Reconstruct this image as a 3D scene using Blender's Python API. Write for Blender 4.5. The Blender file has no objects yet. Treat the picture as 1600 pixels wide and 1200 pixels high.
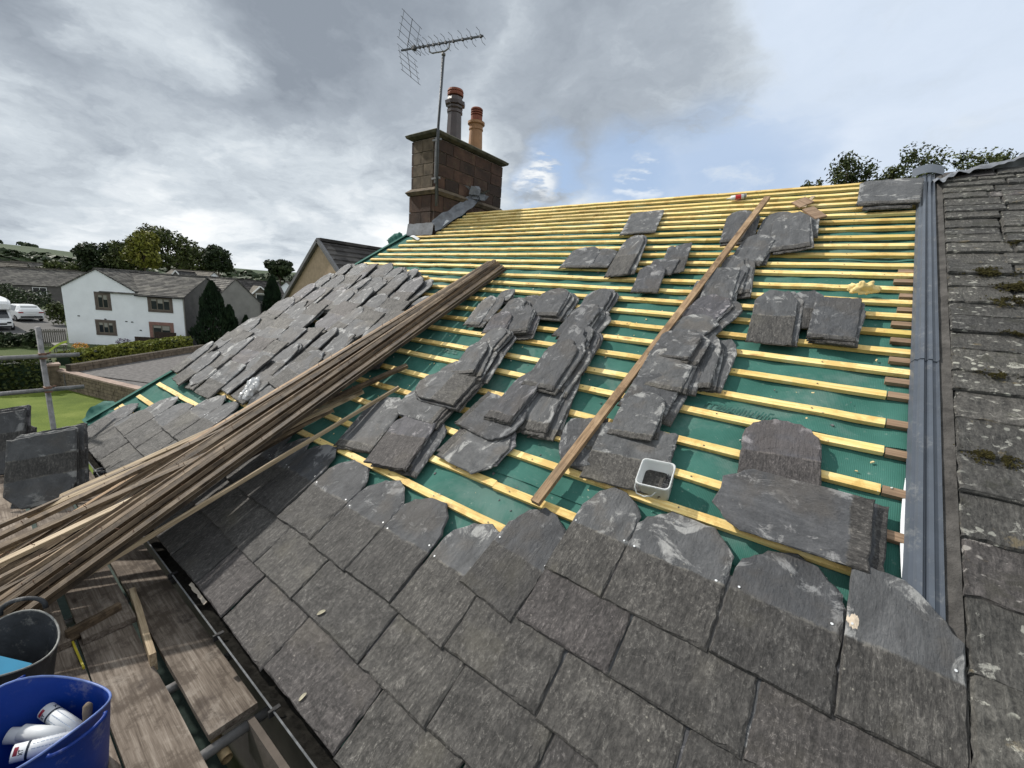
import bpy, math, random
from mathutils import Vector, Matrix, noise as mnoise
random.seed(7)
rnd = random.random
def ru(a, b): return a + (b - a) * random.random()
scene = bpy.context.scene
COL = scene.collection

# ---------------------------------------------------------------- camera
PITCH, ROLL, YAW, ALPHA, FPX = 0.205593308, -0.0729864114, -0.632097925, 0.582646059, 656.207805
RX = Vector((1, 0, 0)); RT = Vector((0, math.cos(ALPHA), math.sin(ALPHA))); RN = Vector((0, -math.sin(ALPHA), math.cos(ALPHA)))
CAM = RN * 2.0                                   # two metres above the roof slope
cy, sy, cp, sp = math.cos(YAW), math.sin(YAW), math.cos(PITCH), math.sin(PITCH)
FW = Vector((sy * cp, cy * cp, -sp)); r0 = Vector((cy, -sy, 0)); d0 = FW.cross(r0)
RIGHT = math.cos(ROLL) * r0 + math.sin(ROLL) * d0
DOWN = -math.sin(ROLL) * r0 + math.cos(ROLL) * d0
cam = bpy.data.cameras.new('camera'); cam.sensor_width = 36; cam.lens = FPX / 1600 * 36
cam.clip_start = 0.05; cam.clip_end = 9000
camo = bpy.data.objects.new('camera', cam); COL.objects.link(camo)
m = Matrix.Identity(4)
for i in range(3):
    m[i][0] = RIGHT[i]; m[i][1] = -DOWN[i]; m[i][2] = -FW[i]; m[i][3] = CAM[i]
camo.matrix_world = m
scene.camera = camo
# measuring helpers: where a line of sight meets a real plane of the place
def ray(px, py): return RIGHT * ((px - 800) / FPX) + DOWN * ((py - 600) / FPX) + FW
def RS(px, py, n=0.0):                            # (s, t) on the roof slope, n above the batten tops
    d = ray(px, py); P = CAM + d * ((n - 2.0) / d.dot(RN)); return P.x, P.dot(RT)
def RP(px, py, n=0.0):
    d = ray(px, py); return CAM + d * ((n - 2.0) / d.dot(RN))
def ZP(px, py, z):
    d = ray(px, py); return CAM + d * ((z - CAM.z) / d.z)
def XP(px, py, x):
    d = ray(px, py); return CAM + d * ((x - CAM.x) / d.x)
def YP(px, py, y):
    d = ray(px, py); return CAM + d * ((y - CAM.y) / d.y)
def DP(px, py, dep): return CAM + ray(px, py) * dep
def roof(s, t, n=0.0): return RX * s + RT * t + RN * n

# ---------------------------------------------------------------- sun and sky
SUN = Vector((-0.74, -0.13, 0.66)).normalized()
sun = bpy.data.lights.new('sun', 'SUN'); sun.energy = 3.9; sun.angle = math.radians(1.5); sun.color = (1.0, 0.95, 0.87)
suno = bpy.data.objects.new('sun', sun); COL.objects.link(suno)
suno.rotation_euler = SUN.to_track_quat('Z', 'Y').to_euler()
world = bpy.data.worlds.new('World'); scene.world = world; world.use_nodes = True
scene.view_settings.view_transform = 'Standard'; scene.view_settings.look = 'None'
scene.view_settings.exposure = 0.10; scene.view_settings.gamma = 1.0
scene.view_settings.use_curve_mapping = False

class NT:
    def __init__(s, tree): s.t = tree; s.n = tree.nodes; s.l = tree.links
    def new(s, typ, **kw):
        nd = s.n.new(typ)
        for k, v in kw.items(): setattr(nd, k, v)
        return nd
    def put(s, sock, v):
        if isinstance(v, bpy.types.NodeSocket): s.l.new(v, sock)
        elif v is not None: sock.default_value = v
    def math(s, op, a, b=None, c=None, clamp=False):
        nd = s.new('ShaderNodeMath', operation=op); nd.use_clamp = clamp
        s.put(nd.inputs[0], a)
        if b is not None: s.put(nd.inputs[1], b)
        if c is not None: s.put(nd.inputs[2], c)
        return nd.outputs[0]
    def vec(s, op, a, b=None):
        nd = s.new('ShaderNodeVectorMath', operation=op); s.put(nd.inputs[0], a)
        if b is not None:
            if op == 'SCALE': s.put(nd.inputs[3], b)
            else: s.put(nd.inputs[1], b)
        return nd.outputs['Value'] if op in ('DOT_PRODUCT', 'LENGTH') else nd.outputs[0]
    def noise(s, vec, scale, detail=4, rough=.55, dist=0.0, col=False):
        nd = s.new('ShaderNodeTexNoise'); s.put(nd.inputs['Vector'], vec)
        nd.inputs['Scale'].default_value = scale; nd.inputs['Detail'].default_value = detail
        nd.inputs['Roughness'].default_value = rough; nd.inputs['Distortion'].default_value = dist
        return nd.outputs['Color' if col else 'Fac']
    def vor(s, vec, scale, feature='F1', rand=1.0):
        nd = s.new('ShaderNodeTexVoronoi'); nd.feature = feature; s.put(nd.inputs['Vector'], vec)
        nd.inputs['Scale'].default_value = scale; nd.inputs['Randomness'].default_value = rand
        return nd.outputs['Distance'], (nd.outputs['Color'] if feature == 'F1' else None)
    def ramp(s, f, *st):
        nd = s.new('ShaderNodeValToRGB'); s.put(nd.inputs[0], f); cr = nd.color_ramp
        while len(cr.elements) < len(st): cr.elements.new(.5)
        for e, (p, c) in zip(cr.elements, st):
            e.position = p; e.color = (c[0], c[1], c[2], 1) if not isinstance(c, (int, float)) else (c, c, c, 1)
        return nd.outputs[0]
    def step(s, f, a, b):                         # smooth 0..1 between a and b
        nd = s.new('ShaderNodeMapRange', interpolation_type='SMOOTHSTEP'); s.put(nd.inputs[0], f)
        nd.inputs[1].default_value = a; nd.inputs[2].default_value = b; return nd.outputs[0]
    def mix(s, f, a, b, mode='MIX'):
        nd = s.new('ShaderNodeMix', data_type='RGBA', blend_type=mode); s.put(nd.inputs[0], f)
        for i, v in ((6, a), (7, b)):
            if isinstance(v, (tuple, list)): v = (*v[:3], 1)
            s.put(nd.inputs[i], v)
        return nd.outputs[2]
    def scalexyz(s, v, x, y, z):
        nd = s.new('ShaderNodeMapping'); s.put(nd.inputs[0], v); nd.inputs[3].default_value = (x, y, z); return nd.outputs[0]

w = NT(world.node_tree); w.n.clear()
outw = w.new('ShaderNodeOutputWorld')
sky = w.new('ShaderNodeTexSky'); sky.sky_type = 'NISHITA'; sky.sun_disc = False
sky.sun_elevation = math.asin(SUN.z); sky.sun_rotation = math.atan2(SUN.x, SUN.y)
sky.air_density = 1.0; sky.dust_density = 1.6; sky.ozone_density = 1.2
bgs = w.new('ShaderNodeBackground'); bgs.inputs[1].default_value = 0.105; w.l.new(sky.outputs[0], bgs.inputs[0])
D = w.new('ShaderNodeTexCoord').outputs['Generated']
sep = w.new('ShaderNodeSeparateXYZ'); w.l.new(D, sep.inputs[0])
zc = w.math('ADD', w.math('MAXIMUM', sep.outputs[2], 0.0), 0.27)
cmb = w.new('ShaderNodeCombineXYZ')
w.put(cmb.inputs[0], w.math('DIVIDE', sep.outputs[0], zc)); w.put(cmb.inputs[1], w.math('DIVIDE', sep.outputs[1], zc))
plane = cmb.outputs[0]
warp = w.vec('SCALE', w.vec('SUBTRACT', w.noise(plane, 1.7, 6, .58, col=True), (.5, .5, .5)), .75)
pw = w.vec('ADD', plane, warp)
streak = w.scalexyz(pw, .70, 1.05, 1)
big = w.noise(streak, 1.25, 9, .56)
fine = w.noise(w.vec('ADD', pw, (7.3, 1.1, 0)), 3.4, 9, .6)
def blob(px, py, deg, soft):                      # a cloud mass or a gap at a compass direction of the sky
    d = ray(px, py).normalized()
    return w.step(w.vec('DOT_PRODUCT', w.vec('NORMALIZE', w.vec('ADD', D, w.vec('SCALE', warp, .38))), tuple(d)), math.cos(math.radians(deg + soft)), math.cos(math.radians(max(deg - soft, 0))))
dark = [blob(60, 70, 14, 9), blob(300, 140, 12, 8), blob(480, 210, 10, 7), blob(560, 250, 8, 5), w.math('MULTIPLY', blob(930, 80, 7, 11), .8), w.math('MULTIPLY', blob(880, 165, 6, 8), .85), blob(560, 40, 10, 8), w.math('MULTIPLY', blob(1040, 150, 2, 8), .6), blob(100, 300, 7, 6), blob(200, 20, 10, 8)]
dk = dark[0]
for b in dark[1:]: dk = w.math('MAXIMUM', dk, b)
det = w.noise(w.scalexyz(pw, 1.0, 1.5, 1), 3.0, 10, .62, .4)
brt = blob(40, 268, 7, 6)
for q_ in ((330, 296, 7, 6), (500, 300, 7, 6), (170, 345, 6, 5), (590, 330, 4, 4), (250, 60, 4, 4)): brt = w.math('MAXIMUM', brt, blob(*q_))
shade = w.math('ADD', w.math('SUBTRACT', w.math('MULTIPLY', dk, .53), w.math('MULTIPLY', brt, .40)), w.math('ADD', w.math('MULTIPLY', big, 1.05), w.math('ADD', w.math('MULTIPLY', fine, .50), w.math('MULTIPLY', det, .34))))
cloud = w.ramp(w.math('MULTIPLY', w.math('SUBTRACT', shade, .735), 1.22),
               (0.0, (.97, .99, 1.0)), (.18, (.82, .865, .90)), (.40, (.62, .68, .735)), (.66, (.41, .46, .52)), (1.0, (.275, .315, .37)))
gap = w.math('MAXIMUM', blob(868, 286, 4.2, 3), w.math('MAXIMUM', w.math('MULTIPLY', blob(1130, 280, 6, 5), .7), w.math('MULTIPLY', blob(1000, 285, 4, 4), .9)))
cover = w.math('SUBTRACT', 1.0, w.math('MULTIPLY', gap, w.step(w.math('ADD', big, w.math('MULTIPLY', fine, .7)), 1.04, .86)), clamp=True)
wisp = w.math('MULTIPLY', w.math('MAXIMUM', blob(840, 277, 2.2, 2.2), blob(1010, 292, 1.5, 2)), w.step(w.noise(w.scalexyz(D, 9, 9, 34), 1.0, 5, .6), .42, .58))
cover = w.math('MAXIMUM', cover, wisp); cloud = w.mix(wisp, cloud, (.90, .93, .95))
veil = w.math('MULTIPLY', blob(1400, 120, 24, 10), w.step(w.math('ADD', dk, w.math('MULTIPLY', fine, .9)), .95, .45))
ccol = w.mix(w.math('MULTIPLY', veil, .8), cloud, (.64, .74, .89))
bgc = w.new('ShaderNodeBackground'); w.put(bgc.inputs[0], ccol); bgc.inputs[1].default_value = 0.97
gapbg = w.new('ShaderNodeBackground'); gapbg.inputs[1].default_value = .105
w.l.new(w.mix(.7, sky.outputs[0], (4.2, 5.6, 7.9)), gapbg.inputs[0])
ms = w.new('ShaderNodeMixShader'); w.put(ms.inputs[0], cover); w.l.new(gapbg.outputs[0], ms.inputs[1]); w.l.new(bgc.outputs[0], ms.inputs[2])
w.l.new(ms.outputs[0], outw.inputs[0])

# ---------------------------------------------------------------- mesh helpers
class MB:
    def __init__(s): s.v = []; s.f = []; s.m = []; s.uv = None
    def face(s, idx, mi=0): s.f.append(tuple(idx)); s.m.append(mi)
    def quad(s, a, b, c, d, mi=0):
        i = len(s.v); s.v += [Vector(a), Vector(b), Vector(c), Vector(d)]; s.face((i, i+1, i+2, i+3), mi)
    def hexa(s, p, mi=0):                         # p: 4 bottom (ccw from above) + 4 top
        i = len(s.v); s.v += [Vector(q) for q in p]
        for q in ((3,2,1,0),(4,5,6,7),(0,1,5,4),(1,2,6,5),(2,3,7,6),(3,0,4,7)): s.face([i+k for k in q], mi)
        return s
    def box(s, c, d, M=None, mi=0):
        x, y, z = d[0]/2, d[1]/2, d[2]/2; c = Vector(c)
        p = [c + Vector(q) for q in ((-x,-y,-z),(x,-y,-z),(x,y,-z),(-x,y,-z),(-x,-y,z),(x,-y,z),(x,y,z),(-x,y,z))]
        if M is not None: p = [M @ q for q in p]
        return s.hexa(p, mi)
    def box2(s, a, b, M=None, mi=0):
        return s.box([(a[i]+b[i])/2 for i in range(3)], [abs(b[i]-a[i]) for i in range(3)], M, mi)
    def bar(s, a, b, wd, th, up=Vector((0,0,1)), mi=0, jit=0.0, seg=1):
        a = Vector(a); b = Vector(b); d = (b-a).normalized(); x = d.cross(up).normalized(); u = x.cross(d)
        rings = []
        for k in range(seg+1):
            c = a.lerp(b, k/seg) + (x*ru(-jit,jit) + u*ru(-jit,jit) if 0 < k < seg else Vector())
            i = len(s.v); s.v += [c - x*wd/2 - u*th/2, c + x*wd/2 - u*th/2, c + x*wd/2 + u*th/2, c - x*wd/2 + u*th/2]; rings.append(i)
        for k in range(seg):
            i, j = rings[k], rings[k+1]
            for e in range(4): s.face((i+e, i+(e+1)%4, j+(e+1)%4, j+e), mi)
        i = rings[0]; s.face((i+3,i+2,i+1,i), mi); i = rings[-1]; s.face((i,i+1,i+2,i+3), mi)
        return s
    def tube(s, pts, r, n=10, mi=0, cap=True, rr=None):
        pts = [Vector(p) for p in pts]; rings = []; u = None
        for k, p in enumerate(pts):
            d = (pts[min(k+1,len(pts)-1)] - pts[max(k-1,0)]).normalized()
            if u is None: u = d.orthogonal().normalized()
            u = (u - d*u.dot(d)).normalized(); x = d.cross(u)
            rad = rr[k] if rr else r; i = len(s.v); rings.append(i)
            for e in range(n):
                a = 2*math.pi*e/n; s.v.append(p + (u*math.cos(a) + x*math.sin(a))*rad)
        for k in range(len(rings)-1):
            for e in range(n):
                i, j = rings[k], rings[k+1]; s.face((i+e, i+(e+1)%n, j+(e+1)%n, j+e), mi)
        if cap: s.face([rings[0]+e for e in reversed(range(n))], mi); s.face([rings[-1]+e for e in range(n)], mi)
        return s
    def lathe(s, prof, n=24, M=Matrix.Identity(4), mi=0, close=False, sx=1, sy=1):
        rings = []
        for r, z in prof:
            i = len(s.v); rings.append(i)
            for e in range(n):
                a = 2*math.pi*e/n; s.v.append(M @ Vector((r*math.cos(a)*sx, r*math.sin(a)*sy, z)))
        for k in range(len(rings)-1):
            for e in range(n):
                i, j = rings[k], rings[k+1]; s.face((i+e, i+(e+1)%n, j+(e+1)%n, j+e), mi)
        if close: s.face([rings[0]+e for e in reversed(range(n))], mi); s.face([rings[-1]+e for e in range(n)], mi)
        return s
    def prism(s, poly, h0, h1, f, mi=0):          # poly 2-D ccw, f(x, y, h) -> world
        n = len(poly); i = len(s.v)
        s.v += [Vector(f(x, y, h0)) for x, y in poly] + [Vector(f(x, y, h1)) for x, y in poly]
        s.face([i+k for k in reversed(range(n))], mi); s.face([i+n+k for k in range(n)], mi)
        for k in range(n): s.face((i+k, i+(k+1)%n, i+n+(k+1)%n, i+n+k), mi)
        return s
    def grid(s, nx, ny, f, mi=0):
        i = len(s.v)
        for b in range(ny+1):
            for a in range(nx+1): s.v.append(Vector(f(a/nx, b/ny)))
        for b in range(ny):
            for a in range(nx):
                q = i + b*(nx+1) + a; s.face((q, q+1, q+nx+2, q+nx+1), mi)
        return s
    def mesh(s, name, mats, smooth=False, inv=None):
        me = bpy.data.meshes.new(name)
        vs = s.v if inv is None else [inv @ p for p in s.v]
        me.from_pydata(vs, [], s.f)
        for mt in (mats if isinstance(mats, (list, tuple)) else [mats]): me.materials.append(mt)
        me.polygons.foreach_set('material_index', s.m)
        if smooth: me.polygons.foreach_set('use_smooth', [True]*len(s.f))
        if s.uv:
            ul = me.uv_layers.new(name='UVMap')
            flat = []
            for p in s.f:
                for vi in p: flat += s.uv[vi]
            ul.data.foreach_set('uv', flat)
        me.update(); return me
WM = {}
def link(name, me, mw=None, parent=None, label=None, cat=None, group=None, kind=None):
    o = bpy.data.objects.new(name, me); COL.objects.link(o); mw = mw or Matrix.Identity(4)
    if parent is not None:
        o.parent = parent; o.matrix_basis = WM[parent.name].inverted() @ mw
    else: o.matrix_basis = mw
    WM[o.name] = mw
    if label: o['label'] = label
    if cat: o['category'] = cat
    if group: o['group'] = group
    if kind: o['kind'] = kind
    return o
def thing(name, loc, label, cat, group=None, rot=0.0):
    return link(name, None, Matrix.Translation(loc) @ Matrix.Rotation(rot, 4, 'Z'), None, label, cat, group)
def part(name, mb, mats, parent, label=None, kind=None, smooth=False):
    """mb is in world coordinates; its origin becomes the parent's"""
    mw = WM[parent.name]
    return link(name, mb.mesh(name, mats, smooth, mw.inverted()), mw, parent, label, None, None, kind)
def solo(name, mb, mats, loc, label, cat, group=None, smooth=False, kind=None):
    mw = Matrix.Translation(loc)
    return link(name, mb.mesh(name, mats, smooth, mw.inverted()), mw, None, label, cat, group, kind)
def frame(o, y, up):                              # matrix with local y along y, z near up
    y = y.normalized(); x = y.cross(up).normalized(); z = x.cross(y)
    M = Matrix.Identity(4)
    for i in range(3): M[i][0] = x[i]; M[i][1] = y[i]; M[i][2] = z[i]; M[i][3] = o[i]
    return M

# ---------------------------------------------------------------- materials
def mat(name):
    mt = bpy.data.materials.new(name); mt.use_nodes = True; t = NT(mt.node_tree)
    b = t.n['Principled BSDF']; return mt, t, b
def coords(t, rnd=True, kind='Object'):
    v = t.new('ShaderNodeTexCoord').outputs[kind]
    if not rnd: return v, None
    r = t.new('ShaderNodeObjectInfo').outputs['Random']
    c = t.new('ShaderNodeCombineXYZ'); t.put(c.inputs[0], t.math('MULTIPLY', r, 37.1)); t.put(c.inputs[1], t.math('MULTIPLY', r, 91.7)); t.put(c.inputs[2], t.math('MULTIPLY', r, 13.3))
    return t.vec('ADD', v, c.outputs[0]), r
def bump(t, b, h, strength, dist, nrm=None):
    nd = t.new('ShaderNodeBump'); nd.inputs['Strength'].default_value = strength; nd.inputs['Distance'].default_value = dist
    t.put(nd.inputs['Height'], h)
    if nrm is not None: t.l.new(nrm, nd.inputs['Normal'])
    t.l.new(nd.outputs[0], b.inputs['Normal']); return nd.outputs[0]
def plain(name, col, rough=.6, var=.18, scale=6, metal=0.0, bmp=.15, spec=.4, rv=True, dust=0.0, dcol=(.42, .41, .38)):
    mt, t, b = mat(name); v, r = coords(t)
    nz = t.noise(v, scale, 6, .6); lo = [c*(1-var) for c in col]; hi = [min(c*(1+var), 1) for c in col]
    c = t.ramp(nz, (.3, lo), (.7, hi))
    if rv: c = t.mix(1.0, c, t.ramp(r, (0, .88), (1, 1.1)), 'MULTIPLY')
    if dust: c = t.mix(t.math('MULTIPLY', t.step(t.math('ADD', t.math('MULTIPLY', t.noise(v, scale*1.3, 7, .72), .8), t.math('MULTIPLY', t.noise(v, scale*9, 4, .7), .2)), .53, .68), dust), c, dcol)
    t.put(b.inputs['Base Color'], c); b.inputs['Roughness'].default_value = rough; b.inputs['Metallic'].default_value = metal
    b.inputs['Specular IOR Level'].default_value = spec
    if bmp: bump(t, b, t.noise(v, scale*8, 5, .6), bmp, .01)
    return mt

def slate_material(name, old=False, dark=1.0, cut=.49, band=False):
    """two-tone slate: a weathered tail and a cleaner head that lay under the course above; cut is where they meet"""
    mt, t, b = mat(name); v, r = coords(t)
    uvn = t.new('ShaderNodeTexCoord').outputs['UV']; su = t.new('ShaderNodeSeparateXYZ'); t.l.new(uvn, su.inputs[0])
    r2 = t.math('FRACT', t.math('MULTIPLY', r, 7.31)); r3 = t.math('FRACT', t.math('MULTIPLY', r, 23.7))
    grain = t.noise(t.scalexyz(v, 70, 13, 70), 1.0, 7, .68, .5)
    crack = t.noise(t.scalexyz(v, 95, 48, 95), 1.0, 7, .74, .3)
    mott = t.noise(v, 8, 8, .66); low = t.noise(v, 3.1, 4, .55)
    tex = t.math('ADD', t.math('MULTIPLY', grain, .36), t.math('ADD', t.math('MULTIPLY', mott, .22), t.math('MULTIPLY', crack, .44)))
    weath = t.ramp(tex, (.42, (.020, .019, .018)), (.50, (.048, .046, .044)), (.56, (.082, .079, .075)), (.63, (.145, .140, .132)), (.74, (.37, .36, .34)))
    flk = t.math('MULTIPLY', t.step(t.noise(t.scalexyz(v, 95, 40, 95), 1.0, 3, .6, 1.2), .63, .72), t.step(mott, .44, .6))
    weath = t.mix(t.math('MULTIPLY', flk, .45), weath, (.30, .29, .27))
    vn = t.noise(t.scalexyz(v, 15, 8, 15), 1.0, 6, .62, 1.1); vein = t.step(t.math('ABSOLUTE', t.math('SUBTRACT', vn, .5)), .013, .002)
    weath = t.mix(t.math('MULTIPLY', t.math('MULTIPLY', vein, t.step(crack, .46, .60)), .42), weath, (.33, .32, .30))
    pit = t.step(t.noise(t.vec('ADD', v, (7, 1, 3)), 60, 4, .6), .66, .72); weath = t.mix(t.math('MULTIPLY', pit, .7), weath, (.018, .016, .015))
    terr = t.math('DIVIDE', t.math('FLOOR', t.math('MULTIPLY', vn, 11)), 11)
    weath = t.mix(t.math('MULTIPLY', t.step(low, .54, .70), .3), weath, (.125, .117, .090))
    hn = t.math('ADD', t.math('MULTIPLY', t.noise(t.scalexyz(v, 9, 4, 9), 1.0, 6, .6, 1.0), .75), t.math('MULTIPLY', crack, .25))
    head = t.ramp(hn, (.32, (.046, .049, .055)), (.50, (.080, .085, .093)), (.64, (.118, .124, .134)), (.78, (.19, .195, .205)))
    edge = t.math('MAXIMUM', t.step(t.math('ABSOLUTE', t.math('SUBTRACT', su.outputs[0], .5)), .30, .5), t.step(su.outputs[1], .72, .98))
    sm = t.math('ADD', t.noise(t.vec('ADD', v, (3, 9, 2)), 6.5, 8, .7, .7), t.math('MULTIPLY', edge, .07))
    head = t.mix(t.math('MULTIPLY', t.step(sm, .56, .66), .8), head, (.37, .38, .385))
    head = t.mix(t.math('MULTIPLY', t.step(low, .50, .64), .45), head, (.105, .093, .080))
    if old:
        weath = t.ramp(tex, (.42, (.024, .024, .023)), (.52, (.072, .071, .067)), (.61, (.130, .128, .120)), (.70, (.21, .207, .195)), (.82, (.40, .395, .37)))
        li = t.step(t.noise(v, 13, 8, .72, .5), .575, .64)
        weath = t.mix(t.math('MULTIPLY', li, .8), weath, (.40, .405, .37))
        rd = t.vor(t.vec('ADD', v, t.vec('SCALE', t.noise(v, 20, 2, col=True), .03)), 17)[0]
        weath = t.mix(t.math('MULTIPLY', t.math('MULTIPLY', t.step(rd, .26, .20), t.step(low, .50, .56)), .7), weath, (.40, .41, .37))
        li2 = t.step(t.noise(t.vec('ADD', v, (5, 5, 5)), 8, 6, .65), .61, .69)
        weath = t.mix(t.math('MULTIPLY', li2, .55), weath, (.20, .16, .085))
        dm = t.step(t.noise(t.vec('ADD', v, (15, 5, 5)), 5, 6, .7), .54, .64)
        col = t.mix(t.math('MULTIPLY', dm, .7), weath, (.040, .041, .032))
    else:
        thr = t.math('ADD', t.math('MULTIPLY', t.math('SUBTRACT', r2, .5), .07), t.math('ADD', cut, t.math('MULTIPLY', t.math('SUBTRACT', t.noise(v, 9, 5, .65), .5), .07)))
        dv = t.math('SUBTRACT', su.outputs[1], thr)
        if band: dv = t.math('SUBTRACT', t.math('ABSOLUTE', dv), .14)
        k = t.step(dv, -.010, .012)
        col = t.mix(k, weath, head)
        line = t.math('MULTIPLY', t.step(t.math('ABSOLUTE', dv), .020, .004), t.step(t.noise(v, 17, 5, .65), .48, .6))
        col = t.mix(t.math('MULTIPLY', line, .45), col, (.25, .24, .215))
        sp = t.vor(v, 24)[0]
        spots = t.math('MULTIPLY', t.step(sp, .11, .07), t.step(t.noise(v, 4, 3, .5), .56, .62))
        col = t.mix(t.math('MULTIPLY', spots, .6), col, (.33, .32, .28))
    tint = t.mix(r3, (.72*dark, .71*dark, .72*dark), (1.32*dark, 1.28*dark, 1.22*dark))
    tint = t.mix(t.step(r2, .80, .97), tint, (1.0*dark, .92*dark, .95*dark))
    t.put(b.inputs['Base Color'], t.mix(1.0, col, tint, 'MULTIPLY'))
    b.inputs['Roughness'].default_value = .8 if old else .64; b.inputs['Specular IOR Level'].default_value = .42
    h = t.math('ADD', t.math('MULTIPLY', grain, .55), t.math('ADD', t.math('MULTIPLY', mott, 1.0), t.math('MULTIPLY', crack, .40)))
    hh = t.math('ADD', h, t.math('MULTIPLY', t.noise(t.vec('ADD', v, (2, 2, 8)), 4.5, 3, .5, 1.2), 1.9))
    hh = t.math('ADD', hh, t.math('MULTIPLY', terr, 1.6))
    bump(t, b, hh, .9 if old else .8, .014)
    return mt
M_SLATE = slate_material('slate', False, .88); M_SMOOTH = slate_material('smooth_slate', False, .90, .10); M_SHEEN = slate_material('sheen_slate', False, 1.02, .40); M_OLD = slate_material('old_slate', True, .96); M_DARK = slate_material('dark_slate', False, .50, .47, True)  # crowded-patch slates are paler: their glancing sky sheen is painted into the colour
M_PATCHEDGE = plain('patch_slate_edge', (.075, .073, .071), .8, .5, 40, bmp=.5)
M_EDGE = plain('slate_edge', (.085, .082, .080), .75, .5, 40, bmp=.5)

def wood_material(name, cols, knot=True, rough=.65, stain=.0, axis=0, grainy=1.0, vary=None):
    mt, t, b = mat(name); v, r = coords(t)
    sc = [70, 70, 70]; sc[axis] = 3.0
    g = t.noise(t.scalexyz(v, *sc), 1.0, 5, .6, .3); sc2 = [220, 220, 220]; sc2[axis] = 9
    g2 = t.noise(t.scalexyz(v, *sc2), 1.0, 3, .6)
    c = t.ramp(t.math('ADD', t.math('MULTIPLY', g, .7), t.math('MULTIPLY', g2, .3)), (.32, cols[0]), (.52, cols[1]), (.72, cols[2]))
    if knot:
        kv = [9, 9, 9]; kv[axis] = 3.2
        kd = t.vor(t.scalexyz(v, *kv), 1.0)[0]
        c = t.mix(t.math('MULTIPLY', t.step(kd, .19, .06), .8), c, cols[3])
    if stain:
        st = t.step(t.noise(v, 3.0, 5, .65), .5, .68)
        c = t.mix(t.math('MULTIPLY', st, stain), c, cols[4])
    if vary:
        bl = t.noise(t.vec('ADD', v, (4, 4, 4)), 5.5, 6, .7); c = t.mix(t.math('MULTIPLY', t.step(bl, .50, .62), .75), c, cols[0]); c = t.mix(t.math('MULTIPLY', t.step(bl, .44, .34), .5), c, cols[2])
    c = t.mix(1.0, c, t.mix(r, *(vary or ((.84, .82, .78), (1.12, 1.12, 1.14)))), 'MULTIPLY')
    t.put(b.inputs['Base Color'], c); b.inputs['Roughness'].default_value = rough; b.inputs['Specular IOR Level'].default_value = .3
    bump(t, b, t.math('ADD', g, t.math('MULTIPLY', g2, .5)), .35*grainy, .006)
    return mt
M_BAT = wood_material('treated_batten', ((.58, .38, .12), (.85, .645, .255), (.90, .78, .43), (.30, .14, .035), (.70, .58, .17)), stain=.6, vary=((.80, .76, .66), (1.08, 1.08, 1.16)))
M_STUB = wood_material('old_sawn_wood', ((.14, .088, .055), (.28, .19, .125), (.40, .29, .20), (.09, .05, .03), (.11, .085, .06)), stain=.4)
M_OLDBAT = wood_material('weathered_batten', ((.055, .040, .028), (.175, .128, .085), (.36, .285, .205), (.04, .028, .02), (.045, .037, .030)), stain=.65, grainy=1.8, axis=1, vary=((.36, .345, .32), (1.28, 1.24, 1.18)))
M_STUBL = wood_material('brown_batten', ((.14, .088, .05), (.30, .205, .125), (.44, .32, .21), (.09, .05, .03), (.10, .075, .05)), stain=.5, axis=1, vary=((.6, .58, .55), (1.25, 1.2, 1.1)))
M_PALEBAT = wood_material('pale_batten', ((.20, .145, .088), (.42, .33, .22), (.60, .50, .36), (.12, .08, .045), (.20, .155, .11)), stain=.4, axis=1)
M_BOARD = wood_material('scaffold_board', ((.085, .066, .052), (.205, .170, .140), (.36, .315, .27), (.06, .045, .035), (.048, .037, .032)), stain=.9, grainy=1.8, rough=.9, vary=((.8, .8, .8), (1.1, 1.08, 1.05)))

def felt_material():
    mt, t, b = mat('roofing_felt'); v, _ = coords(t, False)
    wv = t.new('ShaderNodeTexWave', wave_type='BANDS', bands_direction='X'); t.put(wv.inputs['Vector'], v); wv.inputs['Scale'].default_value = 42; wv.inputs['Distortion'].default_value = 1.2; wv.inputs['Detail'].default_value = 1
    wv2 = t.new('ShaderNodeTexWave', wave_type='BANDS', bands_direction='Y'); t.put(wv2.inputs['Vector'], v); wv2.inputs['Scale'].default_value = 60; wv2.inputs['Distortion'].default_value = .8
    nz = t.noise(v, 4, 6, .6); dust = t.step(t.noise(v, 30, 6, .7), .60, .74)
    c = t.ramp(nz, (.3, (.026, .104, .084)), (.7, (.054, .158, .132)))
    c = t.mix(t.math('MULTIPLY', wv.outputs['Fac'], .18), c, (.06, .21, .165))
    c = t.mix(t.math('MULTIPLY', dust, .36), c, (.40, .44, .40))
    c = t.mix(t.math('MULTIPLY', t.step(t.noise(v, 1.6, 6, .7, .8), .50, .68), .30), c, (.22, .27, .25))
    t.put(b.inputs['Base Color'], c); b.inputs['Roughness'].default_value = .85; b.inputs['Specular IOR Level'].default_value = .2
    bump(t, b, t.math('ADD', t.math('MULTIPLY', wv.outputs['Fac'], t.math('ADD', wv2.outputs['Fac'], .6)), t.math('MULTIPLY', t.noise(v, 3.5, 4), 5.0)), .22, .006)
    return mt
M_FELT = felt_material()
M_GRP = plain('grey_plastic', (.066, .079, .100), .42, .12, 9, bmp=.06, spec=.5, dust=.22)
M_LEAD = plain('lead_sheet', (.15, .16, .18), .55, .45, 7, bmp=.5)
M_BLACK = plain('black_plastic', (.013, .013, .014), .62, .4, 12, spec=.3)
M_STEEL = plain('galvanised_steel', (.235, .23, .23), .55, .4, 14, metal=.3)
M_RUST = plain('rusty_coupler', (.17, .09, .06), .7, .5, 20)
M_MAST = plain('mast_steel', (.10, .11, .125), .6, .25, 12, metal=.1, bmp=.05)
M_AERIAL = plain('aerial_metal', (.10, .105, .115), .5, .2, 9, metal=.3)
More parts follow.
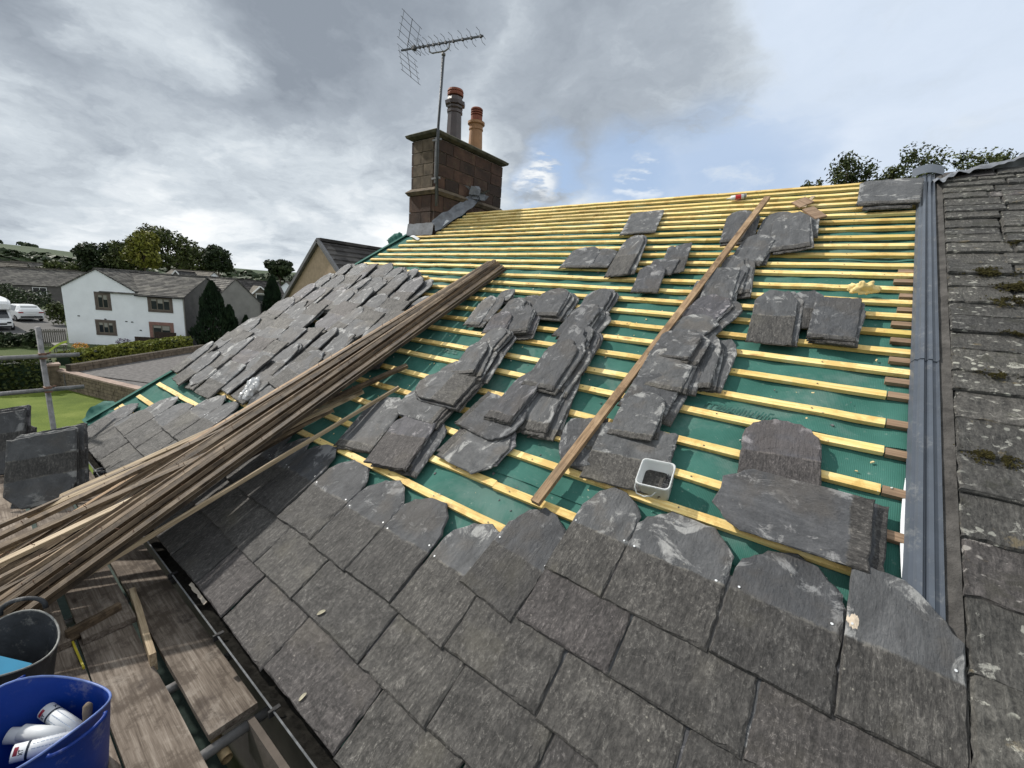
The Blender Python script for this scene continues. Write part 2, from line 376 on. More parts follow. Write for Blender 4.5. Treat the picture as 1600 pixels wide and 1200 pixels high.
M_MORTAR = plain('mortar', (.34, .30, .25), .9, .35, 12, bmp=.5)
M_RENDERDARK = plain('dark_stone_wall', (.12, .10, .085), .9, .35, 3, bmp=.4)
M_WHITEP = plain('white_plastic', (.66, .68, .70), .4, .06, 5, bmp=0, dust=.3, dcol=(.38, .36, .32))
M_WHITEPAINT = plain('white_paint', (.80, .80, .79), .5, .05, 5, bmp=0)
M_GLASS = plain('window_glass', (.022, .026, .032), .08, .3, 1.5, bmp=0, spec=.7)

# ---------------------------------------------------------------- the house being reroofed
GZ = -5.0
HOUSE = thing('house', (-3, 0, GZ), 'slate roofed house with most of its slates stripped to yellow battens and green felt', 'house')
def verge(t): return -6.86 + .14 * t
T_RIDGE = 5.55; FELT_N = -.028
me_ = MB()
def felt_pt(a, b):
    t = -.40 + b * (T_RIDGE + .42); s0 = verge(t) - .02; s = s0 + a * (.47 - s0)
    n = FELT_N - .016 * (math.sin(s * math.pi / .45) ** 2) * (0.6 + .8 * mnoise.noise(Vector((s*.9, t*1.3, 0)))) + .006 * mnoise.noise(Vector((s*3, t*5, 4))) + .006 * mnoise.noise(Vector((s*9 + t*3, t*7, 9)))
    return roof(s, t, n)
me_.grid(260, 150, felt_pt)
part('roof_felt', me_, M_FELT, HOUSE, smooth=True)
# rear slope, walls
ridge_y = T_RIDGE * RT.y; ridge_z = T_RIDGE * RT.z
b = MB(); rr = MB()
rr.hexa([(-6.2, ridge_y, ridge_z-.30), (.47, ridge_y, ridge_z-.30), (.47, ridge_y+5.3, ridge_z-3.6), (-6.6, ridge_y+5.3, ridge_z-3.6),
         (-6.2, ridge_y, ridge_z-.14), (.47, ridge_y, ridge_z-.14), (.47, ridge_y+5.3, ridge_z-3.45), (-6.6, ridge_y+5.3, ridge_z-3.45)])
part('rear_roof', rr, M_OLD, HOUSE)
poly = [(-.28, GZ), (ridge_y+5.1, GZ), (ridge_y+5.1, ridge_z-3.7), (ridge_y, ridge_z-.32), (-.28, -.42)]
b.prism(poly, -6.62, .42, lambda y, z, h: (h, y, z))
part('wall', b, M_RENDERDARK, HOUSE)
# verge strip of felt turned over the gable edge
vb = MB()
for k in range(30):
    t0, t1 = -.3 + k*.19, -.3 + (k+1)*.19
    vb.quad(roof(verge(t0)-.03, t0, .012), roof(verge(t0)+.02, t0, .006), roof(verge(t1)+.02, t1, .006), roof(verge(t1)-.03, t1, .012))
    vb.quad(roof(verge(t0)-.035, t0, -.09), roof(verge(t0)-.03, t0, .012), roof(verge(t1)-.03, t1, .012), roof(verge(t1)-.035, t1, -.09))
part('verge_felt', vb, M_FELT, HOUSE, smooth=True)
M_NAIL = plain('nail_head', (.07, .055, .045), .5, .3, 9, bmp=0)
# battens
BT = [.0, .245, .49, .735, .965, 1.222, 1.445, 1.680, 1.925, 2.132, 2.356, 2.562, 2.756, 2.955, 3.136, 3.306, 3.481, 3.677, 3.819, 3.99, 4.15, 4.307, 4.473, 4.623, 4.763, 4.90, 5.03, 5.145, 5.265, 5.395, 5.505]
for i, t in enumerate(BT):
    s0 = verge(t) + ru(.10, .16) + (.12 if t > 4.3 else 0); s1 = .43 if i >= 11 else ru(.315, .325)
    if i < 4: s1 = [-3.2, -3.2, -3.2, -1.2][i]
    if t > 4.72: s0 = -5.50 if t < 5.3 else -5.42
    cuts = [s0]
    while cuts[-1] < s1 - 3.2: cuts.append(cuts[-1] + ru(1.7, 3.0))
    cuts.append(s1)
    dn = ru(-.002, .002)
    for a, c in zip(cuts[:-1], cuts[1:]):
        bm = MB(); dt = ru(-.005, .005); dt2 = ru(-.005, .005)
        A = roof(a, t+dt, -.0125+dn); B = roof(c-.002, t+dt2, -.0125+dn)
        L = (B-A).length
        bm.bar((0,0,0), (L,0,0), .048, .025, Vector((0,0,1)), jit=.0028, seg=8)
        x = (-a) % .45
        while x < L - .02:                        # nail heads over the rafters
            y = ru(-.009, .009); z = .0162; bm.quad((x-.004, y-.004, z), (x+.004, y-.004, z), (x+.004, y+.004, z), (x-.004, y+.004, z), 1); x += .45
        o = link('batten', bm.mesh('batten', [M_BAT, M_NAIL]), frame(A, RN.cross(B-A), RN), HOUSE)
    if 5 <= i <= 10:                              # brown ends of the old battens
        bm = MB(); bm.bar((0,0,0), (.10,0,0), .046, .024, Vector((0,0,1)), jit=.001)
        link('batten_end', bm.mesh('batten_end', M_STUB), frame(roof(s1+.004, t+ru(-.004,.004), -.0125), RT, RN), HOUSE)
    if 10 < i < 19:
        bm = MB(); L = ru(.09, .13); bm.bar((0,0,0), (L,0,0), .044, .024, Vector((0,0,1)), jit=.001)
        link('batten_end', bm.mesh('batten_end', M_STUB), frame(roof(.43-L, t-.085, -.0135), RT, RN), HOUSE)
# double batten at the left eaves corner, short loose offcut on the left
bm = MB(); bm.bar((0,0,0), (.9,0,0), .048, .025, Vector((0,0,1)), jit=.001)
link('batten', bm.mesh('batten', M_BAT), frame(roof(verge(0)+.12, .055, -.0125), RT, RN), HOUSE)
# printing on the felt, too worn to read
pm = MB()
def marks(px, py, n, wd, h):
    s, t = RS(px, py, FELT_N)
    for k in range(n):
        s0 = s + (k - n/2) * wd * 1.3; kind = random.choice((0, 1, 2))
        for (x0, x1, y0, y1) in (((0, .3, 0, 1), (.3, 1, .75, 1)), ((0, 1, .0, .22), (.1, .4, .2, .9)), ((.0, .3, .1, 1), (.65, .95, 0, .8)))[kind]:
            q = [(s0 + wd*x0 + h*.25*y0, t + h*y0), (s0 + wd*x1 + h*.25*y0, t + h*y0), (s0 + wd*x1 + h*.25*y1, t + h*y1), (s0 + wd*x0 + h*.25*y1, t + h*y1)]
            pm.quad(*[roof(a, bb, FELT_N + .012) for a, bb in q])
marks(1150, 648, 11, .026, .055); marks(1012, 464, 6, .03, .06); marks(700, 552, 7, .026, .05); marks(850, 455, 5, .03, .05)
M_PRINT = plain('felt_print', (.012, .075, .060), .6, .3, 30, bmp=0)
part('felt_print', pm, M_PRINT, HOUSE)

# crumbs of slate and wood shavings scattered over the felt
rg = random.Random(17); mb = MB()
for k in range(620):
    s = rg.uniform(-6, .38); t = rg.uniform(.75, 4.6); z = FELT_N + .004 - .010*rg.random(); sz = rg.uniform(.003, .011); a = rg.random()*6.28
    if any(abs(t - bt) < .03 for bt in BT): z = .002; sz *= .5
    d1 = (RX*math.cos(a) + RT*math.sin(a))*sz; d2 = (RT*math.cos(a) - RX*math.sin(a))*sz*rg.uniform(.3, .9); P = roof(s, t, z); mi = rg.choice((0, 0, 1, 1, 2))
    i = len(mb.v); mb.v += [P-d1-d2, P+d1-d2*.6, P+d1*.8+d2, P-d1*.7+d2*.8] + [q + RN*sz*.5 for q in (P-d1*.8-d2*.8, P+d1*.8-d2*.5, P+d1*.6+d2*.8, P-d1*.5+d2*.6)]
    for f in ((4,5,6,7),(0,1,5,4),(1,2,6,5),(2,3,7,6),(3,0,4,7)): mb.face([i+q for q in f], mi)
link('roof_crumbs', mb.mesh('roof_crumbs', [plain('slate_crumb', (.11, .11, .115), .8, .4, 60), plain('wood_shaving', (.62, .50, .27), .8, .3, 60), plain('lime_crumb', (.60, .60, .56), .8, .2, 60)]), None, None, 'crumbs of slate and wood shavings scattered over the green felt', 'crumbs', None, 'stuff')
for tl in (1.06, 1.98, 2.98, 3.92, 4.84):          # laps between the felt widths
    q = MB(); q.grid(220, 2, lambda a, b_: (lambda P: P + RN*(.004 + .006*(1-b_)*(.5 + mnoise.noise(Vector((a*60, tl, 0))))))(felt_pt(a, (tl + .012*mnoise.noise(Vector((a*11, tl, 2))) + b_*.05 + .4)/(T_RIDGE + .42)))); part('felt_lap', q, M_FELT, HOUSE, smooth=True)

# ---------------------------------------------------------------- slate meshes
def slate_mesh(name, shape, W=.38, L=.6, mats=(M_SLATE, M_EDGE), th=.012, nails=0, rough=.006, seed=0):
    rg = random.Random(seed); hw = W/2
    if shape == 'round':
        hd = [(hw, L*.72)] + [(hw*math.cos(a), L*.72 + L*.28*math.sin(a)) for a in [math.pi*k/9 for k in range(1, 9)]] + [(-hw, L*.72)]
    elif shape == 'peak': hd = [(hw, L*.70), (hw*.92, L*.80), (hw*.45, L*.95), (hw*.05, L), (-hw*.5, L*.93), (-hw*.93, L*.78), (-hw, L*.68)]
    elif shape == 'left': hd = [(hw, L*.80), (hw*.72, L*.90), (hw*.2, L*.985), (-hw*.25, L), (-hw*.7, L*.90), (-hw, L*.70)]
    elif shape == 'right': hd = [(hw, L*.70), (hw*.75, L*.88), (hw*.35, L), (-hw*.3, L*.985), (-hw*.8, L*.90), (-hw, L*.80)]
    elif shape == 'shoulder': hd = [(hw, L*.78), (hw*.88, L*.84), (hw*.52, L*.985), (-hw*.4, L), (-hw*.86, L*.86), (-hw, L*.76)]
    elif shape == 'slant': hd = [(hw, L*.70), (hw*.72, L*.80), (hw*.3, L*.915), (0, L*.975), (-hw*.8, L), (-hw, L*.97)]
    elif shape == 'square': hd = [(hw, L*.97), (hw*.9, L), (-hw*.88, L*.995), (-hw, L*.95)]
    elif shape == 'broken': hd = [(hw, L*.62), (hw*.6, L*.72), (hw*.5, L*.86), (hw*.1, L*.9), (-hw*.35, L), (-hw*.8, L*.93), (-hw, L*.84)]
    pts = [(-hw, 0), (hw*rg.uniform(.97, 1), rg.uniform(-.006, .006))] + hd
    out = []
    for k in range(len(pts)):
        a, c = Vector(pts[k]), Vector(pts[(k+1) % len(pts)]); n = max(1, int((c-a).length / .03))
        nn = Vector((-(c-a).y, (c-a).x)).normalized() if (c-a).length > 1e-6 else Vector((0, 0))
        for e in range(n):
            p = a.lerp(c, e/n); jit = abs(rg.gauss(0, rough)) * (.3 if e == 0 else 1) * (.6 if k == 0 else .45 if k in (1, len(pts)-1) else 1)
            if rg.random() < .05: jit *= 2.0
            out.append(p + nn*jit)
    N = len(out); cx = Vector((0, L*.5)); mb = MB(); mb.uv = []
    ins = []
    for k in range(N):
        tan = (out[(k+1) % N] - out[k-1]); nn = Vector((-tan.y, tan.x)).normalized()
        ins.append(out[k] + nn*(rg.uniform(.003, .010) + (rg.uniform(0, .012) if out[k].x > hw*.6 and mnoise.noise(Vector((out[k].y*9, seed*1.7, 0))) > 0 else 0)))
    cur = rg.uniform(-.004, .006)
    def zz(p): return cur * ((p.x/hw)**2) + .004*mnoise.noise(Vector((p.x*7, p.y*7, seed*3.1)))
    for p in out: mb.v.append(Vector((p.x, p.y, zz(p))))
    for p in out: mb.v.append(Vector((p.x, p.y, th*.45 + zz(p))))
    for p in ins: mb.v.append(Vector((p.x, p.y, th + zz(p) + rg.uniform(-.001, .001))))
    ins2 = [q + (cx - q)*.12 for q in ins]
    for p in ins2: mb.v.append(Vector((p.x, p.y, th + zz(p))))
    for p in out + out + ins + ins2: mb.uv.append((p.x/W + .5, p.y/L))
    mb.face(list(reversed(range(N))), 0)
    for k in range(N):
        k2 = (k+1) % N
        mb.face((k, k2, N+k2, N+k), 1); mb.face((N+k, N+k2, 2*N+k2, 2*N+k), 0); mb.face((2*N+k, 2*N+k2, 3*N+k2, 3*N+k), 0)
    # top face as a strip grid across
    ctr = len(mb.v); cz = zz(cx)
    mb.v.append(Vector((0, L*.30, th + zz(Vector((0, L*.3)))))); mb.uv.append((.5, .30))
    mb.v.append(Vector((0, L*.62, th + zz(Vector((0, L*.62)))))); mb.uv.append((.5, .62))
    for k in range(N):
        k2 = (k+1) % N; ya, yb = ins2[k].y/L, ins2[k2].y/L
        ca, cb = (ctr if ya < .46 else ctr+1), (ctr if yb < .46 else ctr+1)
        if ca == cb: mb.face((3*N+k, 3*N+k2, ca), 0)
        else: mb.face((3*N+k, 3*N+k2, cb, ca), 0)
    if nails:
        for sx in ((-1, 1) if nails > 1 else (rg.choice((-1, 1)),)):
            x, y = sx*hw*rg.uniform(.80, .88), L*rg.uniform(.50, .56); i = len(mb.v)
            for e in range(7):
                a = e*2*math.pi/7; mb.v.append(Vector((x + .0052*math.cos(a), y + .0052*math.sin(a), th + .003 + zz(Vector((x, y)))))); mb.uv.append((x/W+.5, y/L))
            mb.face(range(i, i+7), 2)
    return mb.mesh(name, list(mats) + [M_WHITEP], smooth=False)
SHAPES = ('round', 'peak', 'left', 'right', 'shoulder', 'square', 'broken')
SM = {}; SMS = {}; SMU = {}
for sh in SHAPES:
    SM[sh] = [slate_mesh('slate', sh, th=ru(.010, .016), seed=11*i+3, rough=.007) for i in range(2)]
    SMS[sh] = [slate_mesh('slate', sh, mats=(M_SMOOTH, M_EDGE), th=ru(.008, .013), seed=13*i+7, rough=.0065) for i in range(4)]
    SMU[sh] = [slate_mesh('slate', sh, mats=(M_SHEEN, M_PATCHEDGE), th=ru(.012, .018), seed=17*i+9, rough=.008) for i in range(2)]
SMD = [slate_mesh('slate', sh, mats=(M_DARK, M_EDGE), th=.014, seed=5+i, rough=.003) for i, sh in enumerate(('broken', 'square', 'square', 'shoulder'))]
NSH = ('round', 'peak', 'left', 'right', 'shoulder', 'slant')
NAILED = {sh: [slate_mesh('slate', sh, th=ru(.011, .014), nails=2, seed=90+7*i+len(sh), rough=.004) for i in range(2)] for sh in NSH}
PLAINM = {sh: [slate_mesh('slate', sh, th=ru(.009, .013), seed=190+7*i+len(sh), rough=.0035) for i in range(3)] for sh in NSH}
def slate_at(P, Q, W, up, me, name='slate', parent=None, **kw):
    """P tail middle, Q head middle"""
    L = (Q-P).length; M = frame(P, Q-P, up) @ Matrix.Diagonal((W/.38, L/.6, 1, 1))
    return link(name, me, M, parent, **kw)

# ---------------------------------------------------------------- slates still nailed to the house: courses
def course(tb, joints, heads, L, hs=None, bare=False, lift=.003):
    for k, (a, c) in enumerate(joints):
        wd = c - a - .001; mid = (a + c)/2
        sh = heads[k % len(heads)]; me = random.choice((NAILED if bare else PLAINM)[sh])
        P = roof(mid, tb + ru(-.007, .007), .031 + ru(-.003, .003)); Q = roof(mid + (hs[k] if hs else ru(-.012, .012)), tb + L + ru(-.015, .015), lift)
        slate_at(P, Q, wd, RN, me, 'slate', HOUSE)
def spans(xs): return list(zip(xs[:-1], xs[1:]))
def rand_joints(a, b, lo=.30, hi=.46):
    xs = [a]
    while xs[-1] < b - hi: xs.append(xs[-1] + ru(lo, hi))
    xs.append(b); return xs
HS = ('peak', 'right', 'shoulder', 'round', 'left')
course(.635, [(-.91, -.598), (-.597, -.152), (-.15, .240)], ('left', 'shoulder', 'peak'), .57, None, True)
course(.635, [(.242, .562)], ('slant',), .60, [.0], True, .045)
course(.372, spans([-1.268, -.912]), ('left',), .56, [.05], True)
course(.372, spans([-.905, -.45, .026, .560]), HS, .62)
course(.113, spans(rand_joints(-5.25, -3.15) + [-2.763, -2.325, -1.926, -1.53, -1.135]), ('peak', 'right', 'shoulder', 'peak', 'right'), .62, None, True)
course(.113, spans([-1.135, -.633, -.145, .30, .57]), HS, .62)
course(-.152, spans(rand_joints(-6.05, -3.45) + [-3.027, -2.569, -2.096, -1.461, -1.005, -.55, -.08, .35, .58]), HS, .62)
course(-.432, spans(rand_joints(-6.62, -2.83) + [-2.42, -1.92, -1.285, -.80, -.30, .2, .6]), HS, .62)
# a splash of pale mortar on the last exposed slate, three fallen leaves
mb = MB(); s, t = RS(1333, 972, .03); n = 26; c_ = roof(s, t, .047); mb.v.append(c_ + RN*.006)
for k in range(n):
    a = 2*math.pi*k/n; r_ = (.026 + .012*mnoise.noise(Vector((math.cos(a)*2.2, math.sin(a)*2.2, 4))) + .006*mnoise.noise(Vector((math.cos(a)*9, math.sin(a)*9, 1))))
    mb.v.append(c_ + RX*math.cos(a)*r_*.8 + RT*math.sin(a)*r_*1.5)
for k in range(n): mb.face((0, 1+k, 1+(k+1) % n))
part('mortar_splash', mb, plain('cream_mortar', (.50, .42, .33), .9, .15, 30, bmp=.3), HOUSE)
M_LEAF = plain('dry_leaf', (.36, .33, .24), .7, .2, 40, bmp=.2)
for (px, py, sz, ang, lab) in ((502, 957, .024, .9, 'small pale fallen leaf lying on the slates near the gutter, the upper of two'), (473, 1089, .020, 1.4, 'small round pale fallen leaf on the slates right beside the gutter')):
    c_ = RP(px, py, .047); d1 = RX*math.cos(ang) + RT*math.sin(ang); d2 = RN.cross(d1); mb = MB(); mb.v.append(c_ + RN*.003)
    for k in range(14):
        a = 2*math.pi*k/14; mb.v.append(c_ + d1*math.cos(a)*sz + d2*math.sin(a)*sz*.42 + RN*.004*abs(math.sin(a)))
    for k in range(14): mb.face((0, 1+k, 1+(k+1) % 14))
    solo('fallen_leaf', mb, M_LEAF, c_, lab, 'leaf', 'fallen leaves on the slates')

# ---------------------------------------------------------------- dry trough between the two roofs
TR = MB()
prof = [(.405, -.004), (.418, .022), (.432, .022), (.440, .034), (.456, .036), (.462, .020), (.468, .020), (.474, .036), (.490, .036), (.496, .022), (.512, .022), (.518, .034)]
for k, (t0, t1, dn) in enumerate(((1.06, 2.66, .0), (2.652, 5.50, .006))):
    pr = [(s, n + dn) for s, n in prof]
    for (a, c) in zip(pr[:-1], pr[1:]):
        TR.quad(roof(a[0], t0, a[1]), roof(c[0], t0, c[1]), roof(c[0], t1, c[1]), roof(a[0], t1, a[1]))
    for (a, c) in zip(pr[:-1], pr[1:]): TR.quad(roof(a[0], t0, a[1]-.006), roof(c[0], t0, c[1]-.006), roof(c[0], t0, c[1]), roof(a[0], t0, a[1]))
part('trough_flashing', TR, M_GRP, HOUSE)
wl = MB()
for k in range(8):
    t0, t1 = 1.26 + k*.065, 1.26 + (k+1)*.065; f = lambda t: .404 - .010*math.sin((t-1.26)/.52*math.pi)
    wl.quad(roof(f(t0), t0, -.005), roof(.41, t0, .0), roof(.41, t1, .0), roof(f(t1), t1, -.005)); 
part('white_lining', wl, M_WHITEP, HOUSE)

# ---------------------------------------------------------------- gutter
gu = MB(); gy, gz, gr = -.372, -.250, .054
for (x0, x1) in ((-7.1, 1.6),):
    ang = [math.pi + math.pi*k/10 for k in range(11)]
    ring = [(gy + gr*math.cos(a), gz + gr*math.sin(a)) for a in ang]; ring2 = [(gy + (gr-.004)*math.cos(a), gz + (gr-.004)*math.sin(a)) for a in ang]
    for a, c in zip(ring[:-1], ring[1:]): gu.quad((x0, *a), (x0, *c), (x1, *c), (x1, *a))
    for a, c in zip(ring2[:-1], ring2[1:]): gu.quad((x0, *c), (x0, *a), (x1, *a), (x1, *c))
GUT = part('gutter', gu, M_BLACK, HOUSE, smooth=True)
rim = MB(); rim.tube([(x, gy - gr, gz + .004) for x in (-7.1, -3, 1.6)], .0045, 6)
part('gutter_rim', rim, plain('worn_plastic', (.13, .135, .14), .4, .4, 30, bmp=0), GUT)
for x in (-6.4, -5.3, -4.2, -3.1, -2.35, -1.7, -1.1, -.4):
    cl = MB(); cl.bar((x, gy - gr - .006, gz - .02), (x, gy - gr - .006, gz + .014), .03, .012, Vector((1, 0, 0)))
    cl.bar((x, gy - gr, gz + .010), (x, gy - gr + .03, gz + .010), .02, .006); part('gutter_clip', cl, M_BLACK, GUT)
sw = MB(); sw.box2((-6.62, gy + gr + .004, gz - .10), (1.6, -.30, gz + .008)); part('fascia', sw, M_BLACK, HOUSE)
mo = MB()
def mofn(a, b_):
    x = -6.6 + a*8.2; k = mnoise.noise(Vector((x*6, b_*3, 1)))
    y = -.325 - .030*b_ + .006*k; return Vector((x, y, -.258 - .02*b_*b_ + .012*mnoise.noise(Vector((x*11, b_*4, 7)))))
mo.grid(200, 3, mofn); part('gutter_silt', mo, plain('black_silt', (.016, .015, .013), 1.0, .6, 25, bmp=.9, spec=.1), HOUSE, kind='stuff')
mo = MB(); mo.grid(220, 5, lambda a, b_: Vector((-7.0 + a*8.5, gy - .045 + b_*.098, gz - .022 + .016*mnoise.noise(Vector((a*130, b_*5, 3))) + .010*mnoise.noise(Vector((a*400, b_*14, 8))))))
part('gutter_silt', mo, bpy.data.materials['black_silt'], HOUSE, kind='stuff')
for x0, x1 in ((-2.92, -2.66),):
    q = MB(); q.grid(8, 2, lambda a, b_: Vector((x0 + (x1-x0)*a, -.374 - .016*b_ + .008*mnoise.noise(Vector((a*5, b_*2, x0))), -.236 - .012*b_))); part('eaves_guard', q, M_MORTAR, HOUSE)
dp = MB(); P = ZP(160, 733, -.25); dp.lathe([(.045, -.5), (.045, 0), (.052, 0), (.052, -.03)], 14, Matrix.Translation(P))
part('downpipe', dp, plain('grey_pipe', (.16, .165, .175), .5, .15, 10), HOUSE, smooth=True)
# felt flap curling at the eaves corner
ff = MB()
def flap(a, b_):
    s = -7.02 + a*.50; t = -.32 + b_*.36; n = -.01 + .09*max(0, 1-a*2.6)*math.sin(b_*2.6) + .05*mnoise.noise(Vector((s*5, t*7, 2))) + .02*mnoise.noise(Vector((s*15, t*19, 4)))
    return roof(s - .10*max(0, 1-a*3)*(1-b_), t, n - .02)
ff.grid(24, 18, flap); part('felt_flap', ff, M_FELT, HOUSE, smooth=True)

# ---------------------------------------------------------------- chimney
def stone_material():
    mt, t, b = mat('sandstone'); v, r = coords(t)
    c = t.ramp(t.noise(v, 5, 6, .6), (.3, (.050, .033, .026)), (.55, (.105, .066, .048)), (.75, (.16, .11, .08)))
    c = t.mix(t.math('MULTIPLY', t.step(t.noise(v, 14, 5, .7), .56, .68), .5), c, (.17, .17, .10))
    c = t.mix(1.0, c, t.mix(r, (.34, .33, .34), (.80, .66, .60)), 'MULTIPLY')
    t.put(b.inputs['Base Color'], c); b.inputs['Roughness'].default_value = .9
    bump(t, b, t.math('ADD', t.noise(v, 18, 6, .7), t.noise(v, 70, 4, .7)), .6, .012); return mt
M_STONE = stone_material()
M_LICHSTONE = plain('lichened_stone', (.118, .090, .062), .9, .5, 9, bmp=.8)
CX1, CX0, CY0, CY1 = -5.585, -6.175, 3.98, 5.71
CH = MB(); CH.box2((CX0+.012, CY0+.012, 1.6), (CX1-.012, CY1-.012, 4.09))
CHIM = part('chimney', CH, M_MORTAR, HOUSE)
def stones(z0, z1, rows, grow):
    hgt = (z1-z0)/rows
    for k in range(rows):
        za, zb = z0 + k*hgt + .005, z0 + (k+1)*hgt - .005
        ys = [CY0-grow]; 
        while ys[-1] < CY1 + grow - .62: ys.append(ys[-1] + ru(.30, .56) * (1 if len(ys) > 1 or k % 2 else .6))
        ys.append(CY1+grow)
        for a, c in zip(ys[:-1], ys[1:]):
            q = MB(); j = ru(0, .006); q.box2((CX1-.05, a+.005, za), (CX1+grow+j, c-.005, zb)); part('stone', q, M_STONE, CHIM)
            q = MB(); q.box2((CX0-grow-j, a+.005, za), (CX0+.05, c-.005, zb)); part('stone', q, M_STONE, CHIM)
        xs = [CX0+.052, CX0+.052 + ru(.18, .32), CX1-.052]
        for a, c in zip(xs[:-1], xs[1:]):
            q = MB(); q.box2((a+.004, CY0-grow-ru(0, .005), za), (c-.004, CY0+.05, zb)); part('stone', q, M_LICHSTONE if z0 > 3.2 else M_STONE, CHIM)
            q = MB(); q.box2((a+.004, CY1-.05, za), (c-.004, CY1+grow, zb)); part('stone', q, M_STONE, CHIM)
stones(1.9, 3.22, 5, .02); stones(3.34, 4.085, 4, .0)
q = MB()
def collar(z0, z1, g0, g1):
    q.hexa([(CX0-g0, CY0-g0, z0), (CX1+g0, CY0-g0, z0), (CX1+g0, CY1+g0, z0), (CX0-g0, CY1+g0, z0), (CX0-g1, CY0-g1, z1), (CX1+g1, CY0-g1, z1), (CX1+g1, CY1+g1, z1), (CX0-g1, CY1+g1, z1)])
collar(3.225, 3.275, .035, .075); collar(3.276, 3.338, .075, .005); part('band_course', q, M_LICHSTONE, CHIM)
q = MB(); collar(4.10, 4.13, .01, .07); collar(4.131, 4.165, .07, .085); collar(4.166, 4.20, .085, .03); part('cap_stone', q, plain('mossy_cap', (.085, .080, .055), .9, .5, 8, bmp=.8), CHIM)
M_POTDARK = plain('glazed_pot', (.062, .042, .040), .25, .3, 5, bmp=.1, spec=.6); M_BUFF = plain('buff_pot', (.40, .22, .115), .7, .18, 6); M_TERRA = plain('terracotta', (.23, .075, .045), .75, .3, 9)
T1 = Matrix.Translation((-5.88, 4.66, 4.19)) @ Matrix.Scale(.85, 4); T2 = Matrix.Translation((-5.88, 5.22, 4.19)) @ Matrix.Scale(.85, 4)
q = MB(); q.lathe([(.165, 0), (.145, .60), (.165, .61), (.165, .66), (.15, .665), (.165, .70), (.165, .735), (.205, .75), (.215, .81), (.17, .82), (.15, .90), (.10, .905), (.10, .7)], 8, T1 @ Matrix.Rotation(.3, 4, 'Z'))
part('chimney_pot', q, M_POTDARK, CHIM, label='tall dark glazed eight-sided chimney pot')
q = MB(); q.lathe([(.11, .85), (.11, .92), (.16, .925), (.165, .96), (.15, .985), (.165, 1.0), (.15, 1.04), (.05, 1.055), (.001, 1.06)], 20, T1)
part('pot_cowl', q, M_TERRA, CHIM, smooth=False)
q = MB(); q.lathe([(.175, 0), (.16, .04), (.14, .50), (.155, .51), (.155, .535), (.145, .545), (.15, .60), (.185, .62), (.185, .665), (.14, .68), (.10, .68), (.10, .5)], 20, T2)
part('chimney_pot', q, M_BUFF, CHIM, label='short round buff clay chimney pot')
q = MB(); q.lathe([(.125, .67), (.125, .78), (.105, .785), (.105, .80), (.13, .805), (.13, .825), (.105, .83), (.105, .845), (.13, .85), (.13, .87), (.105, .875), (.105, .89), (.13, .895), (.13, .92), (.11, .94), (.001, .945)], 20, T2)
part('pot_cowl', q, M_TERRA, CHIM)
for T, r in ((T1, .24), (T2, .23)):
    q = MB(); q.lathe([(r, -.01), (r*.85, .05), (r*.62, .085)], 16, T); part('flaunching', q, M_MORTAR, CHIM)
# lead apron and loose lead at the chimney foot
q = MB()
def lead(a, b_):
    y = CY0 - .06 + a*1.1; z0 = (y)*math.tan(ALPHA)
    return Vector((CX1 + .03 + .11*b_ + .02*mnoise.noise(Vector((y*6, b_*3, 0))), y, z0 + .22 - .19*b_ + .05*mnoise.noise(Vector((y*5, b_*5, 3)))))
q.grid(22, 6, lead); part('lead_flashing', q, M_LEAD, HOUSE, smooth=True)
q = MB()
def lead2(a, b_):
    x = CX0 - .03 + a*.66; y = CY0 - .030 - .035*b_; return Vector((x, y, CY0*math.tan(ALPHA) + .15 - .20*b_ + .015*mnoise.noise(Vector((x*9, b_*4, 1)))))
q.grid(14, 5, lead2); part('lead_flashing', q, M_LEAD, HOUSE, smooth=True)
q = MB()
for k in range(7):                                # torn lead ends sticking up
    c = Vector((CX1 + ru(.05, .2), 5.0 + ru(-.22, .2), 5.0*math.tan(ALPHA) + ru(.02, .10)))
    pts = [c, c + Vector((ru(-.05, .05), ru(-.08, .08), ru(.06, .12))), c + Vector((ru(-.1, .12), ru(-.15, .15), ru(.1, .2)))]
    wv = Vector((ru(.02, .06), ru(.03, .07), 0))
    q.quad(pts[0]-wv, pts[0]+wv, pts[1]+wv, pts[1]-wv); q.quad(pts[1]-wv, pts[1]+wv, pts[2]+wv*.5, pts[2]-wv*.7)
part('lead_flashing', q, M_LEAD, HOUSE, smooth=True)
q = MB()
def wsheet(a, b_): 
    s, t = RS(692 + 24*a, 357 - 20*a); return roof(s + .06*b_, t - .07*b_, .03 + .07*math.sin(a*3)*(1-b_) + .02*b_)
q.grid(8, 4, wsheet); q.grid(6, 3, lambda a, b_: roof(-5.95 + .3*a, 4.60 - .06*b_ - .1*a, .03 + .02*math.sin(4*a)))
part('white_membrane', q, M_WHITEP, HOUSE, smooth=True)
q = MB(); c0 = roof(-6.30, 4.62, .05)
q.grid(10, 10, lambda a, b_: c0 + Vector((-.14 + .24*a, .05 - .20*b_, -.02 + .07*math.sin(a*4+b_*2) + .05*mnoise.noise(Vector((a*5, b_*5, 0))) - .16*b_)))
part('felt_flap', q, M_FELT, HOUSE, smooth=True)
# ridge timber
q = MB(); q.bar((-5.45, ridge_y + .03, ridge_z - .06), (.42, ridge_y + .03, ridge_z - .06), .04, .10); part('ridge_board', q, M_BAT, HOUSE)

